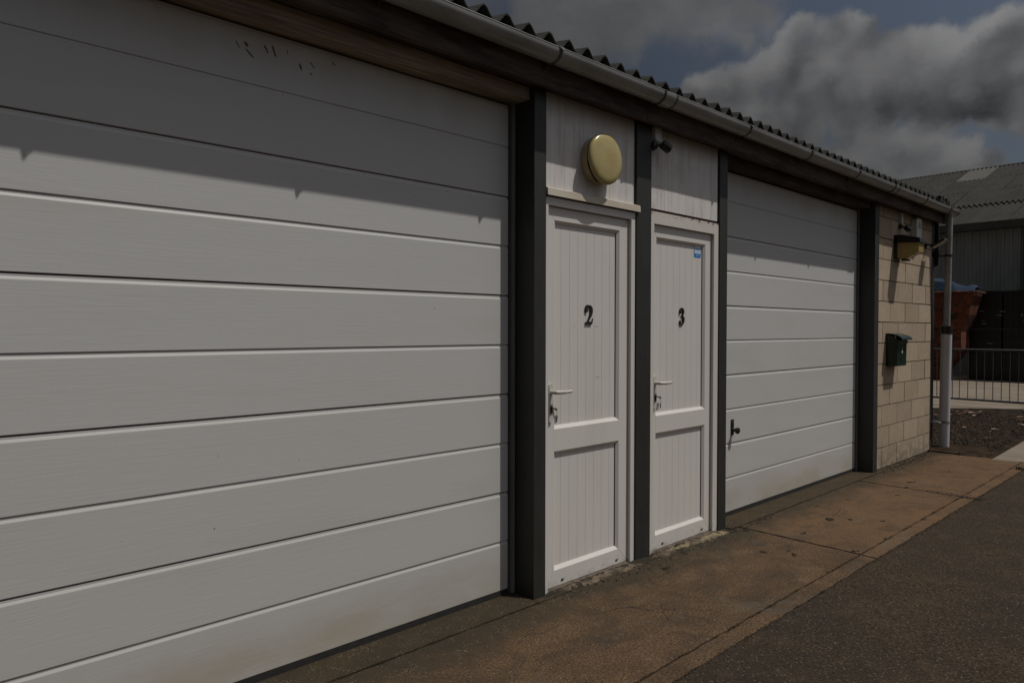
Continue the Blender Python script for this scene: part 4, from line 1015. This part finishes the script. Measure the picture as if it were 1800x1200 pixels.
for i in range(len(prof)-1):
    for j in range(6): b.faces.new((gv[i, j], gv[i+1, j], gv[i+1, j+1], gv[i, j+1]))
tag(link('blue_tarpaulin', b, M_['tarp'], smooth=True), 'crumpled blue tarpaulin heaped on top of the rusty hopper', 'tarpaulin')

# ------------------------------------------------------------------ far shed
M_['shedwall'] = mat('grey_profiled_cladding', (.27, .28, .265), .6, .4, (3, 3, .6), (.14, .145, .135), island=.04)
M_['shedroof'] = mat('old_fibre_cement_roof', (.030, .027, .022), .95, .7, (2.5, 2.5, 2.5), (.012, .011, .009), .6, (25, 25, 25), fine=.3, fscale=(20, 20, 20), island=.14, bdist=.01)
M_['shedlight'] = mat('pale_rooflight_sheet', (.075, .071, .058), .7, .5, (4, 4, 4), (.045, .042, .034))
M_['shedtrim'] = mat('dark_eaves_flashing', (.07, .066, .058), .7, .5, (4, 4, 4), (.04, .038, .034))
t = thing('metal_shed', 'large grey metal-clad shed with an old corrugated roof in the background', 'building', (28, 6, 0))
XS, ZE, XR, ZR = 24.0, 4.50, 32.6, 7.62
ys0, ys1 = -9., 24.
bxo('wall_frame', XS+.06, XS+17.1, ys0+.1, ys1-.1, 0, ZE-.1, M_['shedtrim'], t)
b = BM()
prism(b, [(XS+.1, ys0+.1, ZE-.1), (XS+17.1, ys0+.1, ZE-.1), (XR, ys0+.1, ZR-.15)], (0, ys1-ys0-.2, 0)); link('gable_frame', b, M_['shedtrim'], t)
def clad_bm():
    b = BM(); w = 1.0; pts = []; n = 5
    for k in range(n):
        a = k*w/n; pts += [(0, a), (0, a+.11), (-.028, a+.13), (-.028, a+.18)]
    pts.append((0, w))
    lo = [b.verts.new((x, y, 0)) for x, y in pts]; hi = [b.verts.new((x, y, ZE-.02)) for x, y in pts]
    for i in range(len(pts)-1): b.faces.new((lo[i], lo[i+1], hi[i+1], hi[i]))
    return b
pc = None
for k in range(int(ys1-ys0)):
    y = ys0+k
    if 0.9 <= y+.5 <= 1.9 and False: continue
    if pc is None:
        b = clad_bm()
        for v in b.verts: v.co += Vector((XS, y, 0))
        pc = link('cladding_sheet', b, M_['shedwall'], t); base = WL[pc.name].copy()
    else: instance(pc, base+Vector((0, k, 0)), t)
# dark door edge at the right of the picture
bxo('sliding_door_edge', XS-.10, XS-.04, 1.60, 1.86, 0, 4.33, M_['shedtrim'], t)
bxo('eaves_flashing', XS-.30, XS+.1, ys0, ys1, ZE-.24, ZE-.02, M_['shedtrim'], t)
slope = math.atan2(ZR-ZE, XR-XS); LS = math.hypot(ZR-ZE, XR-XS); rowsN = 4; LR = LS/rowsN
def shed_sheet():
    b = BM(); n = 7; seg = 6; p = 1.02/7; tot = n*seg
    g0 = [b.verts.new((0, i*p/seg, .042*math.sin(2*math.pi*i/seg))) for i in range(tot+1)]
    g1 = [b.verts.new((LR+.10, i*p/seg, .042*math.sin(2*math.pi*i/seg))) for i in range(tot+1)]
    g2 = [b.verts.new((0, i*p/seg, .042*math.sin(2*math.pi*i/seg)-.012)) for i in range(tot+1)]
    for i in range(tot): b.faces.new((g0[i], g0[i+1], g1[i+1], g1[i])); b.faces.new((g2[i], g2[i+1], g0[i+1], g0[i]))
    me = bpy.data.meshes.new('roof_sheet'); b.to_mesh(me); b.free()
    for q in me.polygons: q.use_smooth = True
    me.set_sharp_from_angle(angle=R(50)); return me
ms = shed_sheet(); ms.materials.append(M_['shedroof']); ml = ms.copy(); ml.materials.clear(); ml.materials.append(M_['shedlight'])
nr = int((ys1-ys0)/1.02)
for r in range(rowsN):
    for k in range(nr):
        s_ = r*LR-.12*(r == 0)
        loc = Vector((XS-.12+math.cos(slope)*s_, ys0+k*1.02+random.uniform(-.02, .02), ZE+.04+math.sin(slope)*s_-.05*(r == 0)+.022*(rowsN-1-r)*0+.014*r+random.uniform(-.004, .004)))
        light = (r == rowsN-1 and 4.0 < loc.y < 5.0)
        o = bpy.data.objects.new('rooflight_sheet' if light else 'roof_sheet', ml if light else ms); COL.objects.link(o)
        o.parent = t; o.location = loc-WL[t.name]
        o.rotation_euler = (0, -slope+random.uniform(-.002, .002)-.006, random.uniform(-.003, .003))
b = BM(); tube(b, [(XR, ys0, ZR+.09), (XR, ys1, ZR+.09)], .09, 8); link('ridge_cap', b, M_['shedroof'], t)
b = BM(); prism(b, [(XR, ys0, ZR+.05), (XS+17.3, ys0, ZE), (XS+17.3, ys0, ZE-.06), (XR, ys0, ZR-.01)], (0, ys1-ys0, 0)); link('rear_roof_slope', b, M_['shedroof'], t)

S.render.engine = 'CYCLES'
